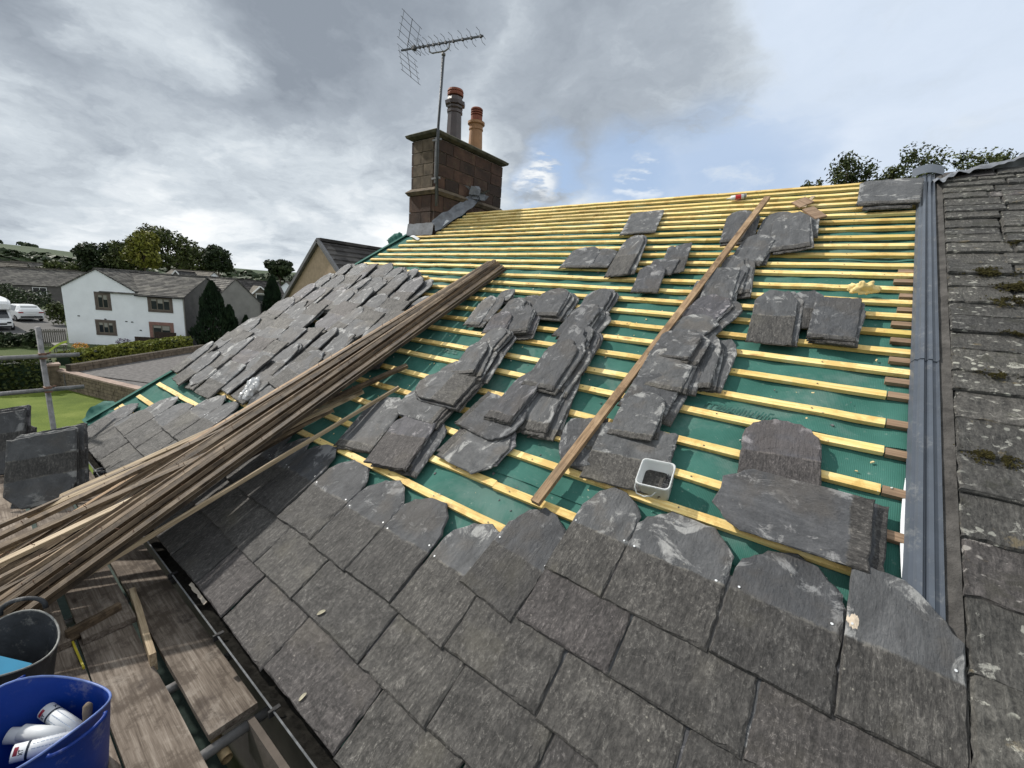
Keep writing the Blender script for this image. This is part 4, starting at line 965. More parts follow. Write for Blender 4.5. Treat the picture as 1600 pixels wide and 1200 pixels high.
timber(A, B, .03, .11, M_PALEBAT, 'pale splintered offcut standing on edge between two scaffold boards', cat='plank', name='plank_offcut', up=Vector((0, 0, 1)))
SC = thing('scaffold', (-7.1, -.5, GZ), 'galvanised scaffold tubes with a guard rail at the gable end and transoms under the boards', 'scaffold')
mb = MB(); mb.tube([(-7.1, -.50, GZ), (-7.1, -.50, .95)], .0242, 14); part('standard_pole', mb, M_STEEL, SC, smooth=True)
mb = MB(); mb.tube([(-7.1, -.50-1.25, GZ), (-7.1, -.50-1.25, .95)], .0242, 14); part('standard_pole', mb, M_STEEL, SC, smooth=True)
for z in (.625, .235):
    mb = MB(); mb.tube([(-7.045, -2.0, z), (-7.045, -.205, z)], .0242, 14); part('guard_rail', mb, M_STEEL, SC, smooth=True)
    mb = MB(); mb.box((-7.07, -.5, z), (.09, .062, .066)); mb.tube([(-7.07, -.47, z+.02), (-7.02, -.44, z+.045)], .009, 8); part('coupler', mb, M_RUST, SC)
mb = MB()
def tag(a, b2): return Vector((-7.05, -.475, .66)) + Vector((.0, .03 + .15*a, .02 + .10*a + .018*math.sin(a*3) + .025*(b2-.5)))
mb.grid(8, 2, tag); part('lime_strap', mb, plain('lime_plastic', (.44, .56, .07), .5, .1, 9, bmp=0), SC, smooth=True)
for x in (-2.43, -1.93, -3.4, -4.6, -5.8):
    mb = MB(); mb.tube([(x, -1.75, ZB-.064), (x, -.33, ZB-.064)], .0242, 12); part('transom', mb, M_STEEL, SC, smooth=True)
for y in (-1.62, -.72):
    mb = MB(); mb.tube([(-7.3, y, ZB-.115), (1.8, y, ZB-.115)], .0242, 12); part('ledger', mb, M_STEEL, SC, smooth=True)
e = ZP(355, 1186, -.52); mb = MB(); mb.tube([e, e + Vector((-1.2, 0.02, 0))], .0242, 16, cap=False); mb.tube([e, e + Vector((-1.2, 0.02, 0))], .0205, 16, cap=False)
part('putlog_tube', mb, plain('ochre_worn_tube', (.30, .22, .12), .6, .4, 20), SC, smooth=True)
mb = MB(); mb.grid(12, 6, lambda a, b2: Vector((-8 + 9.6*a, -2.0 + 1.65*b2, -1.5 + .12*mnoise.noise(Vector((a*9, b2*4, 0)))))); part('debris_net', mb, plain('green_net', (.030, .050, .042), .9, .3, 20), SC, smooth=True)
mb = MB(); mb.bar((-1.93, -.44, ZB-.13), (1.6, -.44, ZB-.13), .03, .20); part('wall_plank', mb, M_RENDERDARK, SC)

# slates leaning in stacks on the scaffold
for (px, pyb, pyt, n, lab, w_) in ((64, 792, 676, 5, 'big dark slate fronting the larger stack on the scaffold, speckled across its middle', .47),
                                  (-8, 745, 672, 4, 'dark rounded slate at the front of the stack cut by the photo’s left edge', .40)):
    P0 = ZP(px, pyb, ZB+.06)
    for k in range(n):
        P = P0 + Vector((-.05*k, .035*k, 0)); Q = P + Vector((-.36 - .02*k, .10, .53 - (.0 if k == 0 else ru(-.02, .05))))
        if k == 0: P, Q = Q, P
        slate_at(P, Q, w_*(1 if k == 0 else ru(.85, 1.0)), Vector((.8, -.5, .5)), SMD[3 if k == 0 else k % 3], 'loose_slate', None,
                 label=lab if k == 0 else ORD[k] + ' dark slate from the front in ' + ('the large scaffold stack' if px > 0 else 'the small scaffold stack'), cat='slate', group='slates stacked on the scaffold')

# ---------------------------------------------------------------- buckets on the boards
M_GATEW = plain('grubby_wood', (.16, .125, .09), .8, .3, 30, bmp=.3)
M_BLUE = plain('blue_rubber', (.002, .028, .205), .5, .15, 5, bmp=.1, spec=.28, dust=.30); M_GREYRUB = plain('grey_rubber', (.028, .031, .036), .6, .4, 9, bmp=.3, dust=.35)
M_RIM = plain('scuffed_blue_rim', (.12, .18, .42), .45, .3, 25, bmp=0); M_GRIM = plain('scuffed_grey_rim', (.20, .20, .19), .6, .4, 25, bmp=0)
def trug(c, r0, r1, h, sx, sy, tilt, rotz, m1, m2, label, name, arch=True):
    M = Matrix.Translation(c) @ Matrix.Rotation(rotz, 4, 'Z') @ Matrix.Rotation(tilt, 4, 'Y')
    root = link(name, None, M, None, label, 'bucket')
    def shell(off, z0, zt): 
        return [(r0+off + (r1-r0)*k/8, z0 + (zt-z0)*k/8) for k in range(9)]
    mb = MB(); n = 40; prof = [(.001, 0)] + shell(0, 0, h) + [(r1+.004, h+.004)] + [(r1-.003, h+.004)] + list(reversed(shell(-.005, .006, h))) + [(.001, .006)]
    for r, z in prof:
        for e in range(n):
            a = 2*math.pi*e/n; k = z/h; dip = .045*k*k*math.cos(2*a)
            mb.v.append(Vector((r*math.cos(a)*(1+(sx-1)*k), r*math.sin(a)*(1+(sy-1)*k), z + dip)))
    for q_ in range(len(prof)-1):
        for e in range(n): i, j = q_*n, (q_+1)*n; mb.face((i+e, i+(e+1)%n, j+(e+1)%n, j+e))
    link('bucket_body', mb.mesh('bucket_body', m1, True), M, root)
    rm = MB(); rm.tube([(r1*math.cos(2*math.pi*e/n)*sx, r1*math.sin(2*math.pi*e/n)*sy, h + .004 + .045*math.cos(4*math.pi*e/n)) for e in range(n+1)], .0048, 6, cap=False)
    link('bucket_rim', rm.mesh('bucket_rim', m2, True), M, root)
    for sg in (1, -1):
        hb = MB(); pts = []
        for k in range(13):
            a = math.pi*k/12; pts.append((sg*(r1*sx + (.012 if arch else .022)*math.sin(a)), .085*math.cos(a), h + (.045 + .065*math.sin(a)**.7 if arch else .030 - .012*math.sin(a))))
        hb.tube(pts, .011 if arch else .007, 8); link('bucket_handle', hb.mesh('bucket_handle', m1, True), M, root)
    return M
BM = trug((-2.165, -1.075, ZB+.005), .165, .225, .35, 1.12, .86, math.radians(3), math.radians(200), M_BLUE, M_RIM, 'blue flexible bucket holding sealant tubes, at the lower left on the boards', 'blue_bucket', False)
GM = trug((-2.84, -1.16, ZB+.005), .16, .215, .28, 1.05, .95, 0, math.radians(150), M_GREYRUB, M_GRIM, 'worn dark grey rubber bucket behind the blue one', 'grey_bucket')
M_NAVY = plain('navy_print', (.012, .020, .035), .4, .1, 9, bmp=0); M_MAROON = plain('maroon_print', (.22, .012, .03), .4, .1, 9, bmp=0)
def labelled(P, Q, label, text):
    root, M, T, Lh = cartridge(P, Q, label, 'sealant tubes in the blue bucket', .030, cat='sealant tube')
    inv = M.inverted()
    bd = MB(); bd.lathe([(.0305, Lh*.20), (.0305, Lh*.235)], 24, T); link('navy_band', bd.mesh('navy_band', M_NAVY, True, inv), M, root)
    bd = MB()
    for a0 in (1.9, 4.6): bd.grid(8, 1, lambda a, b2: T @ Vector((.0306*math.cos(a0 + .95*a), .0306*math.sin(a0 + .95*a), Lh*(.045 + .055*b2))))
    link('maroon_mark', bd.mesh('maroon_mark', M_MAROON, True, inv), M, root)
    bd = MB(); rg2 = random.Random(4)
    for ln in range(9):
        a = .2 + ln*.62; z = Lh*.27
        while z < Lh*.72:
            dz = rg2.uniform(.004, .014); bd.quad(*[T @ Vector((.0306*math.cos(a+da), .0306*math.sin(a+da), z+zz_)) for da, zz_ in ((0, 0), (.09, 0), (.09, dz), (0, dz))]); z += dz + .003
    link('small_print', bd.mesh('small_print', plain('grey_print', (.30, .36, .46), .5, .1, 9, bmp=0), False, inv), M, root)
    for a0 in (1.6, 3.2, 5.0):
        bd = MB()
        strokes = [((0, 0), (1, 0)), ((.5, 0), (.5, 1))], [((0, 0), (1, 1)), ((1, 0), (0, 1))]
        for gi, g in enumerate(strokes):          # T X across the band
            for (p0, p1) in g:
                d = Vector(p1) - Vector(p0); nn = Vector((-d.y, d.x)).normalized()*.13
                q4 = [Vector(p0)-nn, Vector(p1)-nn, Vector(p1)+nn, Vector(p0)+nn]
                bd.quad(*[T @ Vector((.0307*math.cos(a0 + .32*gi + .26*p.x), .0307*math.sin(a0 + .32*gi + .26*p.x), Lh*(.115 + .055*p.y))) for p in q4])
        link('lettering', bd.mesh('lettering', M_NAVY, False, inv), M, root)
def inb(x, y, z): return BM @ Vector((x, y, z))
def tube_pts(a, b2, z0, z1, Lh):
    P = Vector((*a, z0)); Q = Vector((*b2, z1)); return P, P + (Q-P).normalized()*Lh
labelled(*tube_pts((-2.35, -1.05), (-2.15, -.975), -.18, -.215, .235), 'white sealant tube with navy band, uppermost in the blue bucket', 'TX')
labelled(*tube_pts((-2.185, -1.155), (-2.12, -.99), -.165, -.195, .21), 'white sealant tube with maroon mark, nearest the front rim of the bucket', 'TX')
r_, M_, T_, L_ = cartridge(*tube_pts((-2.30, -1.125), (-2.17, -1.0), -.185, -.215, .20), 'plain dusty white sealant tube between the two labelled ones', 'sealant tubes in the blue bucket', .028)
cartridge(*tube_pts((-2.345, -1.16), (-2.27, -1.06), -.205, -.235, .17), 'grubby pink white sealant tube cut by the left edge of the photo', 'sealant tubes in the blue bucket', .028)
cP = Vector((-2.16, -.965, -.30)); cQ = ZP(137, 1102, -.13)
mb = MB(); mb.tube([cP, cP.lerp(cQ, .5), cP.lerp(cQ, .85), cQ, cQ + (cQ-cP)*.06], .012, 10, rr=[.010, .012, .016, .015, .006]); HH = solo('tool_handle', mb, M_GATEW, cP, 'rounded wooden tool handle leaning in the blue bucket', 'tool handle', smooth=True)
# blue carton in the grey bucket
P = ZP(12, 1052, -.22); mb = MB(); mb.box((0, 0, 0), (.10, .20, .055), Matrix.Translation(P) @ Matrix.Rotation(math.radians(-62), 4, 'Z') @ Matrix.Rotation(.5, 4, 'Y'))
solo('blue_carton', mb, plain('turquoise_card', (.010, .20, .36), .45, .1, 6, bmp=0), P, 'turquoise blue carton lying in the grey rubber bucket', 'carton')
mb = MB(); A = ZP(112, 1000, ZB+.012); B = ZP(131, 1044, ZB+.012); mb.bar(A, B, .009, .012); solo('yellow_strap', mb, plain('yellow_print', (.52, .44, .04), .5, .2, 9, bmp=0), A, 'short yellow strap beside the grey bucket on the boards', 'strap')

# ---------------------------------------------------------------- television aerial on the chimney
AE = thing('tv_aerial', (-5.46, 3.93, 2.9), 'grey television aerial on a tall mast strapped to the chimney', 'aerial')
MX, MY = -5.475, 3.925; ZT = 5.17
mb = MB(); mb.tube([(MX, MY, 3.02), (MX-.01, MY, 4.2), (MX+.055, MY, ZT)], .021, 12); part('mast', mb, M_MAST, AE, smooth=True)
mb = MB()
for z in (3.45, 4.02):
    mb.box((MX-.05, MY+.02, z), (.18, .03, .03)); mb.tube([(MX-.12, MY+.06, z+.05), (MX-.12, MY+.06, z-.05)], .012, 8)
mb.tube([(MX-.075, MY+.03, 3.38), (MX-.075, MY+.03, 4.06)], .02, 10)
part('wall_bracket', mb, M_STEEL, AE)
mb = MB(); mb.tube([(MX+.03, MY-.01, ZT-.03), (MX+.028, MY-.012, 4.6), (MX+.005, MY-.02, 4.15), (MX+.03, MY-.02, 3.5), (MX+.02, MY+.02, 3.2), (MX+.07, MY+.0, 3.0)], .005, 6); part('coax_cable', mb, M_BLACK, AE, smooth=True)
E0 = Vector((-6.069, 3.644, 5.272)); E1 = Vector((-4.688, 3.993, 5.272)); bd_ = (E1-E0).normalized(); sd_ = Vector((-bd_.y, bd_.x, 0)); zu = Vector((0, 0, 1))
mb = MB(); mb.bar(E0, E1, .02, .02); part('boom', mb, M_AERIAL, AE)
mb = MB(); c = Vector((MX+.055, MY, ZT)); mb.tube([c.lerp(E0, .0) + Vector((0, 0, 0)), c + Vector((0, 0, .03))], .03, 10)
mb.tube([E0.lerp(E1, .36) , E0.lerp(E1, .365) - zu*.085, E0.lerp(E1, .40) - zu*.11, E0.lerp(E1, .56) - zu*.11, E0.lerp(E1, .605) - zu*.08, E0.lerp(E1, .61)], .010, 8); part('cradle_clamp', mb, M_STEEL, AE, smooth=True)
for k, f_ in enumerate((.24, .285, .345, .415, .485, .565, .655, .765, .865, .972)):
    p = E0.lerp(E1, f_); mb = MB()
    for sg in (1, -1):
        for up_ in (1, -1): mb.tube([p, p + sd_*sg*.055 + zu*up_*.045, p + sd_*sg*.15 + zu*up_*.038], .0032, 5)
    mb.box(p, (.03, .03, .035)); part('director', mb, M_AERIAL, AE)
p = E0.lerp(E1, .17); mb = MB(); mb.box(p, (.05, .06, .05))
for sg in (1, -1): mb.tube([p, p + sd_*sg*.16 + zu*.02, p + sd_*sg*.17 - zu*.02, p - zu*.02], .004, 5)
part('dipole', mb, M_AERIAL, AE)
for up_ in (1, -1):
    mb = MB(); base = E0.lerp(E1, .075); tip = base + bd_*(.09) + zu*up_*.40 - bd_*.0
    for sg in (-1, 0, 1): mb.tube([base + sd_*sg*.20*(1 if sg else 0) + zu*up_*(.06 if sg else 0), tip + sd_*sg*.20 ], .005 if sg == 0 else .003, 5)
    for k in range(5):
        c = base.lerp(tip, .12 + k*.215); mb.tube([c - sd_*.25, c + sd_*.25], .0034, 5)
    part('reflector', mb, M_AERIAL, AE)

# ---------------------------------------------------------------- ground, hills, yard
def grass_material(name, c0, c1, c2, sc=1.0):
    mt, t, b = mat(name); v, _ = coords(t, False)
    n = t.noise(v, .35*sc, 6, .6); n2 = t.noise(v, 9*sc, 5, .7)
    c = t.ramp(t.math('ADD', t.math('MULTIPLY', n, .6), t.math('MULTIPLY', n2, .4)), (.35, c0), (.5, c1), (.66, c2))
    t.put(b.inputs['Base Color'], c); b.inputs['Roughness'].default_value = .9; b.inputs['Specular IOR Level'].default_value = .15
    bump(t, b, n2, .6, .05); return mt
M_GRASS = grass_material('rough_grass', (.022, .036, .013), (.040, .060, .020), (.070, .080, .032), .5)
M_LAWN = grass_material('lawn_grass', (.062, .096, .014), (.108, .148, .024), (.165, .200, .044), 2.2)
M_LAWN2 = grass_material('garden_grass', (.030, .050, .014), (.050, .075, .020), (.085, .10, .035), 1)
M_HILL = grass_material('hazed_pasture', (.024, .042, .020), (.044, .066, .030), (.062, .080, .044), .02)  # pasture green, with the distance haze greyed into its colour
M_GRAVEL = plain('gravel', (.115, .108, .105), .95, .45, 5, bmp=.9); M_TARMAC = plain('tarmac', (.075, .073, .072), .9, .2, 3, bmp=.4)
M_SOIL = plain('garden_soil', (.050, .040, .030), .95, .4, 3, bmp=.6)
hd = ray(-160, 400); hd = Vector((hd.x, hd.y, 0)).normalized()
def height(x, y):
    d = math.hypot(x, y)
    if d < 120: return 0
    k = min(1, (d-120)/900); u = (x*hd.x + y*hd.y); wv = (-x*hd.y + y*hd.x)
    h = 9*k + 33*math.exp(-((u-1700)/600)**2 - (wv/560)**2) + 60*math.exp(-((d-2600)/600)**2)*(.55+.45*math.sin(math.atan2(y, x)*3+1))
    return h + k*7*mnoise.noise(Vector((x/260, y/260, 0)))
mb = MB(); NA, rads = 144, [0, 20, 60, 120, 180, 260, 360, 480, 620, 800, 1000, 1250, 1500, 1800, 2200, 2700, 3400, 4200]
for r in rads[1:]:
    for k in range(NA):
        a = 2*math.pi*k/NA; x, y = r*math.cos(a), r*math.sin(a); mb.v.append(Vector((x, y, GZ - .01 + height(x, y))))
mb.v.append(Vector((0, 0, GZ - .01))); c_ = len(mb.v)-1
for k in range(NA): mb.face((c_, k, (k+1) % NA))
for j in range(len(rads)-2):
    for k in range(NA): mb.face((j*NA+k, (j+1)*NA+k, (j+1)*NA+(k+1) % NA, j*NA+(k+1) % NA), 0 if rads[j+1] < 300 else 1)
link('ground', mb.mesh('ground', [M_GRASS, M_HILL], True), None, None, kind='structure')
def sheet(name, pts, z, mt, kind='structure'):
    mb = MB(); ps = [ZP(x, y, z) for x, y in pts]; i = len(mb.v); mb.v += ps; mb.face(range(len(ps)))
    me = mb.mesh(name, mt)
    if me.polygons[0].normal.z < 0: me.flip_normals()
    link(name, me, None, None, kind=kind)
sheet('lawn', [(-260, 612), (-60, 606), (85, 603), (225, 612), (330, 640), (300, 800), (-260, 800)], GZ + .004, M_LAWN)
sheet('garden_lawn', [(-200, 562), (20, 560), (100, 548), (70, 538), (-200, 540)], GZ + .004, M_LAWN2)
sheet('driveway', [(-220, 534), (60, 533), (104, 538), (104, 512), (88, 484), (-220, 480)], GZ + .006, M_TARMAC)
YZ = -4.06
mb = MB(); ys = [ZP(x, y, YZ) for x, y in ((94, 580), (222, 608.5), (330, 655), (560, 640), (420, 548), (330, 544), (100, 583))]
n = len(ys); mb.v += [Vector((p.x, p.y, GZ)) for p in ys] + ys; mb.face([n+k for k in range(n)])
for k in range(n): mb.face((k, (k+1) % n, n+(k+1) % n, n+k))
me = mb.mesh('gravel_yard', M_GRAVEL)
link('gravel_yard', me, None, None, kind='structure')

# ---------------------------------------------------------------- foliage
def leaf_mat(name, cols, rough=.65):
    mt, t, b = mat(name); v, r = coords(t)
    c = t.ramp(t.noise(v, .9, 5, .6), (.3, cols[0]), (.52, cols[1]), (.72, cols[2]))
    geo = t.new('ShaderNodeNewGeometry')
    c = t.mix(1.0, c, t.ramp(geo.outputs['Random Per Island'], (0, .6), (1, 1.45)), 'MULTIPLY')
    t.put(b.inputs['Base Color'], c); b.inputs['Roughness'].default_value = rough; b.inputs['Specular IOR Level'].default_value = .25
    return mt
M_LF_DARK = leaf_mat('dark_leaves', ((.012, .022, .010), (.028, .044, .016), (.060, .076, .028)))
M_LF_MID = leaf_mat('green_leaves', ((.022, .034, .010), (.058, .074, .020), (.115, .125, .036)))
M_LF_YEL = leaf_mat('yellow_leaves', ((.075, .085, .012), (.15, .155, .022), (.25, .23, .045)))
M_LF_CON = leaf_mat('conifer_leaves', ((.007, .016, .008), (.014, .030, .013), (.028, .050, .020)))
M_LF_HEDGE = leaf_mat('hedge_leaves', ((.080, .100, .016), (.175, .19, .034), (.29, .29, .06)))
M_BARK = plain('bark', (.075, .055, .04), .9, .4, 6, bmp=.6)
def leaves(mb, lobes, n, size, rg, flat=.0, fill=.35):
    vol = [a*b2*c for _, (a, b2, c) in lobes]; tot = sum(v**.67 for v in vol)
    for (ctr, (a, b2, c)), v in zip(lobes, vol):
        for k in range(int(n * v**.67/tot)):
            d = Vector((rg.gauss(0, 1), rg.gauss(0, 1), rg.gauss(0, 1))).normalized(); rr_ = (1 - fill*rg.random()**1.5) * (1 + .22*mnoise.noise(d*2.3 + ctr))
            p = ctr + Vector((d.x*a, d.y*b2, d.z*c))*rr_
            if mnoise.noise(p*(2.4/max(a, .3)) + Vector((9, 2, 5))) < -.10: continue
            s = size*rg.uniform(.55, 1.3); nrm = (d + Vector((rg.gauss(0, .7), rg.gauss(0, .7), rg.gauss(0, .7)))).normalized(); x = nrm.orthogonal().normalized()
            x = (Matrix.Rotation(rg.random()*6.28, 3, nrm) @ x)*s; y = nrm.cross(x)*.6
            mb.quad(p - x, p + y*.8, p + x, p - y*.8)
def tree(px, pyt, pyb, wpx, dep, mt, label, lobes_n=9, n=5200, size=None, seed=0, group='trees behind the houses', fill=.4, name='tree', base=GZ):
    rg = random.Random(seed); pc = DP(px, (pyt+pyb)/2, dep); W = wpx*dep/FPX; H = (pyb-pyt)*dep/FPX
    bz_ = base + (height(pc.x, pc.y) if base == GZ else 0); loc = Vector((pc.x, pc.y, bz_)); root = thing(name, loc, label, 'tree', group)
    size = size or max(.18, dep*.0042); lobes = [(pc, (W*.33, W*.33, H*.38))]
    for k in range(lobes_n):
        a = rg.random()*6.28; e = rg.uniform(-.7, 1); r = rg.uniform(.5, .98)
        lobes.append((pc + Vector((math.cos(a)*W*.36*r*(1-.3*abs(e)), math.sin(a)*W*.36*r*(1-.3*abs(e)), e*H*.34)), (W*rg.uniform(.13, .22), W*rg.uniform(.13, .22), H*rg.uniform(.13, .22))))
    mb = MB(); leaves(mb, lobes, n, size, rg, fill=fill); part('crown', mb, mt, root)
    tk = MB(); top = pc + Vector((0, 0, H*.2)); r0_ = max(.12, W*.03)
    tk.tube([loc, loc.lerp(top, .5) + Vector((.1, 0, 0)), top], r0_, 8, rr=[r0_, r0_*.7, r0_*.25])
    for k in range(7):
        c2 = lobes[1 + k % lobes_n][0]; s_ = loc.lerp(top, rg.uniform(.45, .8)); tk.tube([s_, s_.lerp(c2, .5) + Vector((0, 0, .2)), c2], r0_*.3, 6, rr=[r0_*.4, r0_*.25, r0_*.1])
    part('trunk', tk, M_BARK, root)
    return root
def conifer(px, pyt, pyb, wpx, dep, label, n=5200, seed=0):
    rg = random.Random(seed); top = DP(px, pyt, dep); bot = DP(px, pyb, dep); H = (bot-top).length; W = wpx*dep/FPX/2
    loc = Vector((top.x, top.y, GZ)); root = thing('conifer', loc, label, 'tree', 'clipped conifers by the grey walls'); mb = MB()
    zt, zb = top.z, min(bot.z, GZ + .4)
    for k in range(n):
        h = rg.random()**.8; ang = rg.random()*6.28; prof_ = (1-h)**.62 * (1 if h > .12 else .75 + h*2) ; rr_ = W*prof_*(1 + .42*mnoise.noise(Vector((math.cos(ang)*1.8, math.sin(ang)*1.8, h*7 + seed))))*(1 - .35*rg.random()**2)
        p = Vector((top.x + math.cos(ang)*rr_, top.y + math.sin(ang)*rr_, zb + (zt-zb)*h)); s = .20*rg.uniform(.5, 1.2)
        up_ = Vector((math.cos(ang)*.35, math.sin(ang)*.35, 1)).normalized(); x = up_.cross(Vector((rg.gauss(0, 1), rg.gauss(0, 1), 0))).normalized()*s*.35
        mb.quad(p - up_*s, p + x, p + up_*s, p - x)
    part('crown', mb, M_LF_CON, root); tk = MB(); tk.tube([loc, Vector((top.x, top.y, zt - (zt-zb)*.15))], .16, 8, rr=[.16, .04]); part('trunk', tk, M_BARK, root)
tree(150, 374, 432, 62, 95, M_LF_DARK, 'dark green tree left of the yellowish one, behind the white house', seed=1)
tree(224, 362, 432, 62, 80, M_LF_YEL, 'yellow green tree turning autumnal above the white house roof', seed=2, n=5500)
tree(262, 356, 432, 100, 95, M_LF_MID, 'largest round green tree behind the white house', seed=3, n=7500, lobes_n=13)
tree(190, 392, 436, 70, 100, M_LF_MID, 'low dull green tree between the dark and the yellowish trees', seed=14)
tree(340, 378, 430, 58, 105, M_LF_DARK, 'dark pine like tree right of the largest tree', seed=4, n=4500)
tree(437, 405, 436, 50, 130, M_LF_DARK, 'small dome shaped dark tree left of the beige gable', seed=5, n=4500, lobes_n=6)
tree(300, 384, 436, 70, 110, M_LF_MID, 'mid green tree filling the gap right of the largest round tree', seed=21, n=4000)
tree(196, 374, 434, 56, 92, M_LF_MID, 'olive green tree tucked behind the left of the yellowish tree', seed=22, n=4000)
tree(100, 408, 436, 70, 120, M_LF_MID, 'low spreading tree far left beyond the long grey roof', seed=6, n=3000)
conifer(330, 441, 538, 58, 37, 'tall dark clipped conifer beside the white house', seed=1)
conifer(358, 478, 538, 34, 38, 'shorter conifer leaning against the right of the tall one', seed=2, n=2600)
conifer(425, 431, 505, 44, 47, 'dark conifer beside the beige gable', seed=3)
conifer(384, 494, 530, 18, 44, 'smallest conifer before the grey gable wall', seed=5, n=1200)
for k, (px, pt, pb, wd, lab) in enumerate(((1332, 236, 320, 84, 'leafy tree top behind the ridge, left of two taller ones'), (1436, 222, 320, 84, 'tallest leafy tree top behind the ridge near the grey trough'),
                                         (1516, 238, 310, 78, 'low feathery tree top behind the crumpled lead ridge'), (1578, 228, 310, 66, 'small tree top at the far right over the lead ridge'), (1390, 262, 320, 66, 'low shrubby tree top between two taller ones behind the ridge'), (1270, 279, 330, 40, 'wispy tree tip barely rising over the yellow ridge battens'))):
    tree(px, pt, pb, wd, 21, M_LF_MID, lab, seed=30+k, n=3400, size=.085, group='trees behind the ridge', lobes_n=18, fill=.95)
def bush(px, py, wpx, hpx, dep, mt, label, seed, n=1800, size=.16):
    rg = random.Random(seed); pc = DP(px, py, dep); W = wpx*dep/FPX/2; H = hpx*dep/FPX; loc = Vector((pc.x, pc.y, GZ)); mb = MB()
    lb_ = [(Vector((pc.x, pc.y, GZ + H*.5)), (W*.8, W*.7, H*.5))] + [(Vector((pc.x + rg.uniform(-.6, .6)*W, pc.y + rg.uniform(-.6, .6)*W, GZ + H*rg.uniform(.4, .8))), (W*.4, W*.4, H*.28)) for _ in range(6)]
    leaves(mb, lb_, n, size, rg, fill=.4); solo('bush', mb, mt, loc, label, 'bush', 'bushes in the gardens')
bush(42, 486, 84, 36, 55, M_LF_DARK, 'wide dark creeper covered bush behind the white car', 1, 3000)
bush(88, 492, 34, 36, 46, M_LF_MID, 'olive green shrub between the white car and the white house', 2)
bush(10, 452, 40, 40, 58, M_LF_DARK, 'dark bush above the motorhome', 3)
bush(352, 528, 80, 30, 38, M_LF_DARK, 'low dark shrub below the tall conifer', 4, 2400)
bush(415, 505, 60, 26, 46, M_LF_CON, 'purplish low shrub before the grey gable', 5)
bush(10, 532, 70, 22, 33, M_LF_DARK, 'brownish clipped shrub left of the wooden gate', 6)
bush(52, 534, 26, 26, 33, M_LF_DARK, 'dark shrub hard against the wooden gate', 7, 1200)
def hedge(A, B, h, wd, mt, label, n, seed, z0=GZ):
    rg = random.Random(seed); d = (B-A); Lh = d.length; d.normalize(); x = Vector((-d.y, d.x, 0)); mb = MB(); core = MB()
    core.bar(A + Vector((0, 0, h*.45)), B + Vector((0, 0, h*.45)), wd*.8, h*.85); 
    for k in range(n):
        u, a = rg.random(), rg.uniform(-.3, math.pi+.3); rr_ = 1 + .14*mnoise.noise(Vector((u*Lh*1.2, a*2, seed))); cx_ = max(-1, min(1, 1.35*math.cos(a))); sz = max(0, min(1, 1.3*math.sin(a)))
        p = A + d*(u*Lh) + x*(cx_*wd/2*rr_) + Vector((0, 0, h*(sz if rg.random() < .6 else rg.random()*sz)*rr_)); s = .09*rg.uniform(.6, 1.4)
        nr = Vector((rg.gauss(0, 1), rg.gauss(0, 1), rg.gauss(0, 1))).normalized(); e1 = nr.orthogonal().normalized()*s; e2 = nr.cross(e1)*.7; mb.quad(p-e1, p+e2, p+e1, p-e2)
    root = thing('hedge', A, label, 'hedge'); part('hedge_core', core, M_LF_CON, root); part('hedge_leaves', mb, mt, root, kind='stuff')
hedge(ZP(-120, 612, GZ), ZP(80, 606, GZ), 1.62, 1.3, M_LF_MID, 'dark clipped hedge left of the stone pillar, behind the guard rail', 4200, 3)
hedge(ZP(100, 572, YZ), ZP(292, 541, YZ), .76, .9, M_LF_HEDGE, 'long low yellow green hedge in front of the white house', 6500, 4)

# ---------------------------------------------------------------- walls, gate, fence
M_RUBBLE = plain('rubble_stone', (.16, .125, .09), .95, .45, 4, bmp=.9); M_COPE = plain('pink_coping', (.30, .225, .185), .9, .25, 6, bmp=.6)
def stone_wall(name, A, B, h, th, label, rows, cope=True, seed=0):
    rg = random.Random(seed); d = (B-A); Lh = d.length; d.normalize(); x = Vector((-d.y, d.x, 0)); root = thing(name, A, label, 'wall'); core = MB()
    core.bar(A + Vector((0, 0, h/2)), B + Vector((0, 0, h/2)), th*.86, h - .01); part('wall_core', core, M_SOIL, root); mb = MB()
    for r_ in range(rows):
        u = 0
        while u < Lh:
            l = min(rg.uniform(.22, .5), Lh-u); z0, z1 = h*r_/rows + .012, h*(r_+1)/rows - .008; j = rg.uniform(0, .02)
            mb.box((u + l/2, 0, (z0+z1)/2), (l-.02, th + j*2, z1-z0), frame_x(A, d)); u += l
    part('wall_stone', mb, M_RUBBLE, root, kind='stuff')
    if cope:
        u = 0; 
        while u < Lh:
            l = min(rg.uniform(.6, .9), Lh-u); q = MB(); q.box((u+l/2, 0, h + .05), (l-.012, th + .10, .09), frame_x(A, d)); part('coping_stone', q, M_COPE, root); u += l
def frame_x(o, d):
    M = Matrix.Identity(4); y = Vector((-d.y, d.x, 0))
    for i in range(3): M[i][0] = d[i]; M[i][1] = y[i]; M[i][2] = (0, 0, 1)[i]; M[i][3] = o[i]
    return M
stone_wall('garden_wall', ZP(93, 604, GZ), ZP(250, 645, GZ), .92, .30, 'rubble stone retaining wall with pinkish coping beside the bright lawn', 5, seed=1)
stone_wall('low_wall', ZP(108, 582, YZ), ZP(318, 547, YZ), .42, .30, 'low mossy stone wall below the yellow green hedge', 2, cope=False, seed=2)
P = ZP(86, 606, GZ); PI_ = thing('stone_pillar', P, 'square stone pillar at the end of the dark hedge', 'pillar')
q = MB(); q.box(P + Vector((0, 0, .62)), (.5, .5, 1.24)); part('shaft', q, M_RUBBLE, PI_); q = MB(); q.box(P + Vector((0, 0, 1.30)), (.62, .62, .11)); part('cap_stone', q, M_COPE, PI_)
A = ZP(64, 542, GZ); B = ZP(106, 541, GZ); d = (B-A).normalized(); Lg = (B-A).length; Fm = frame_x(A, d)
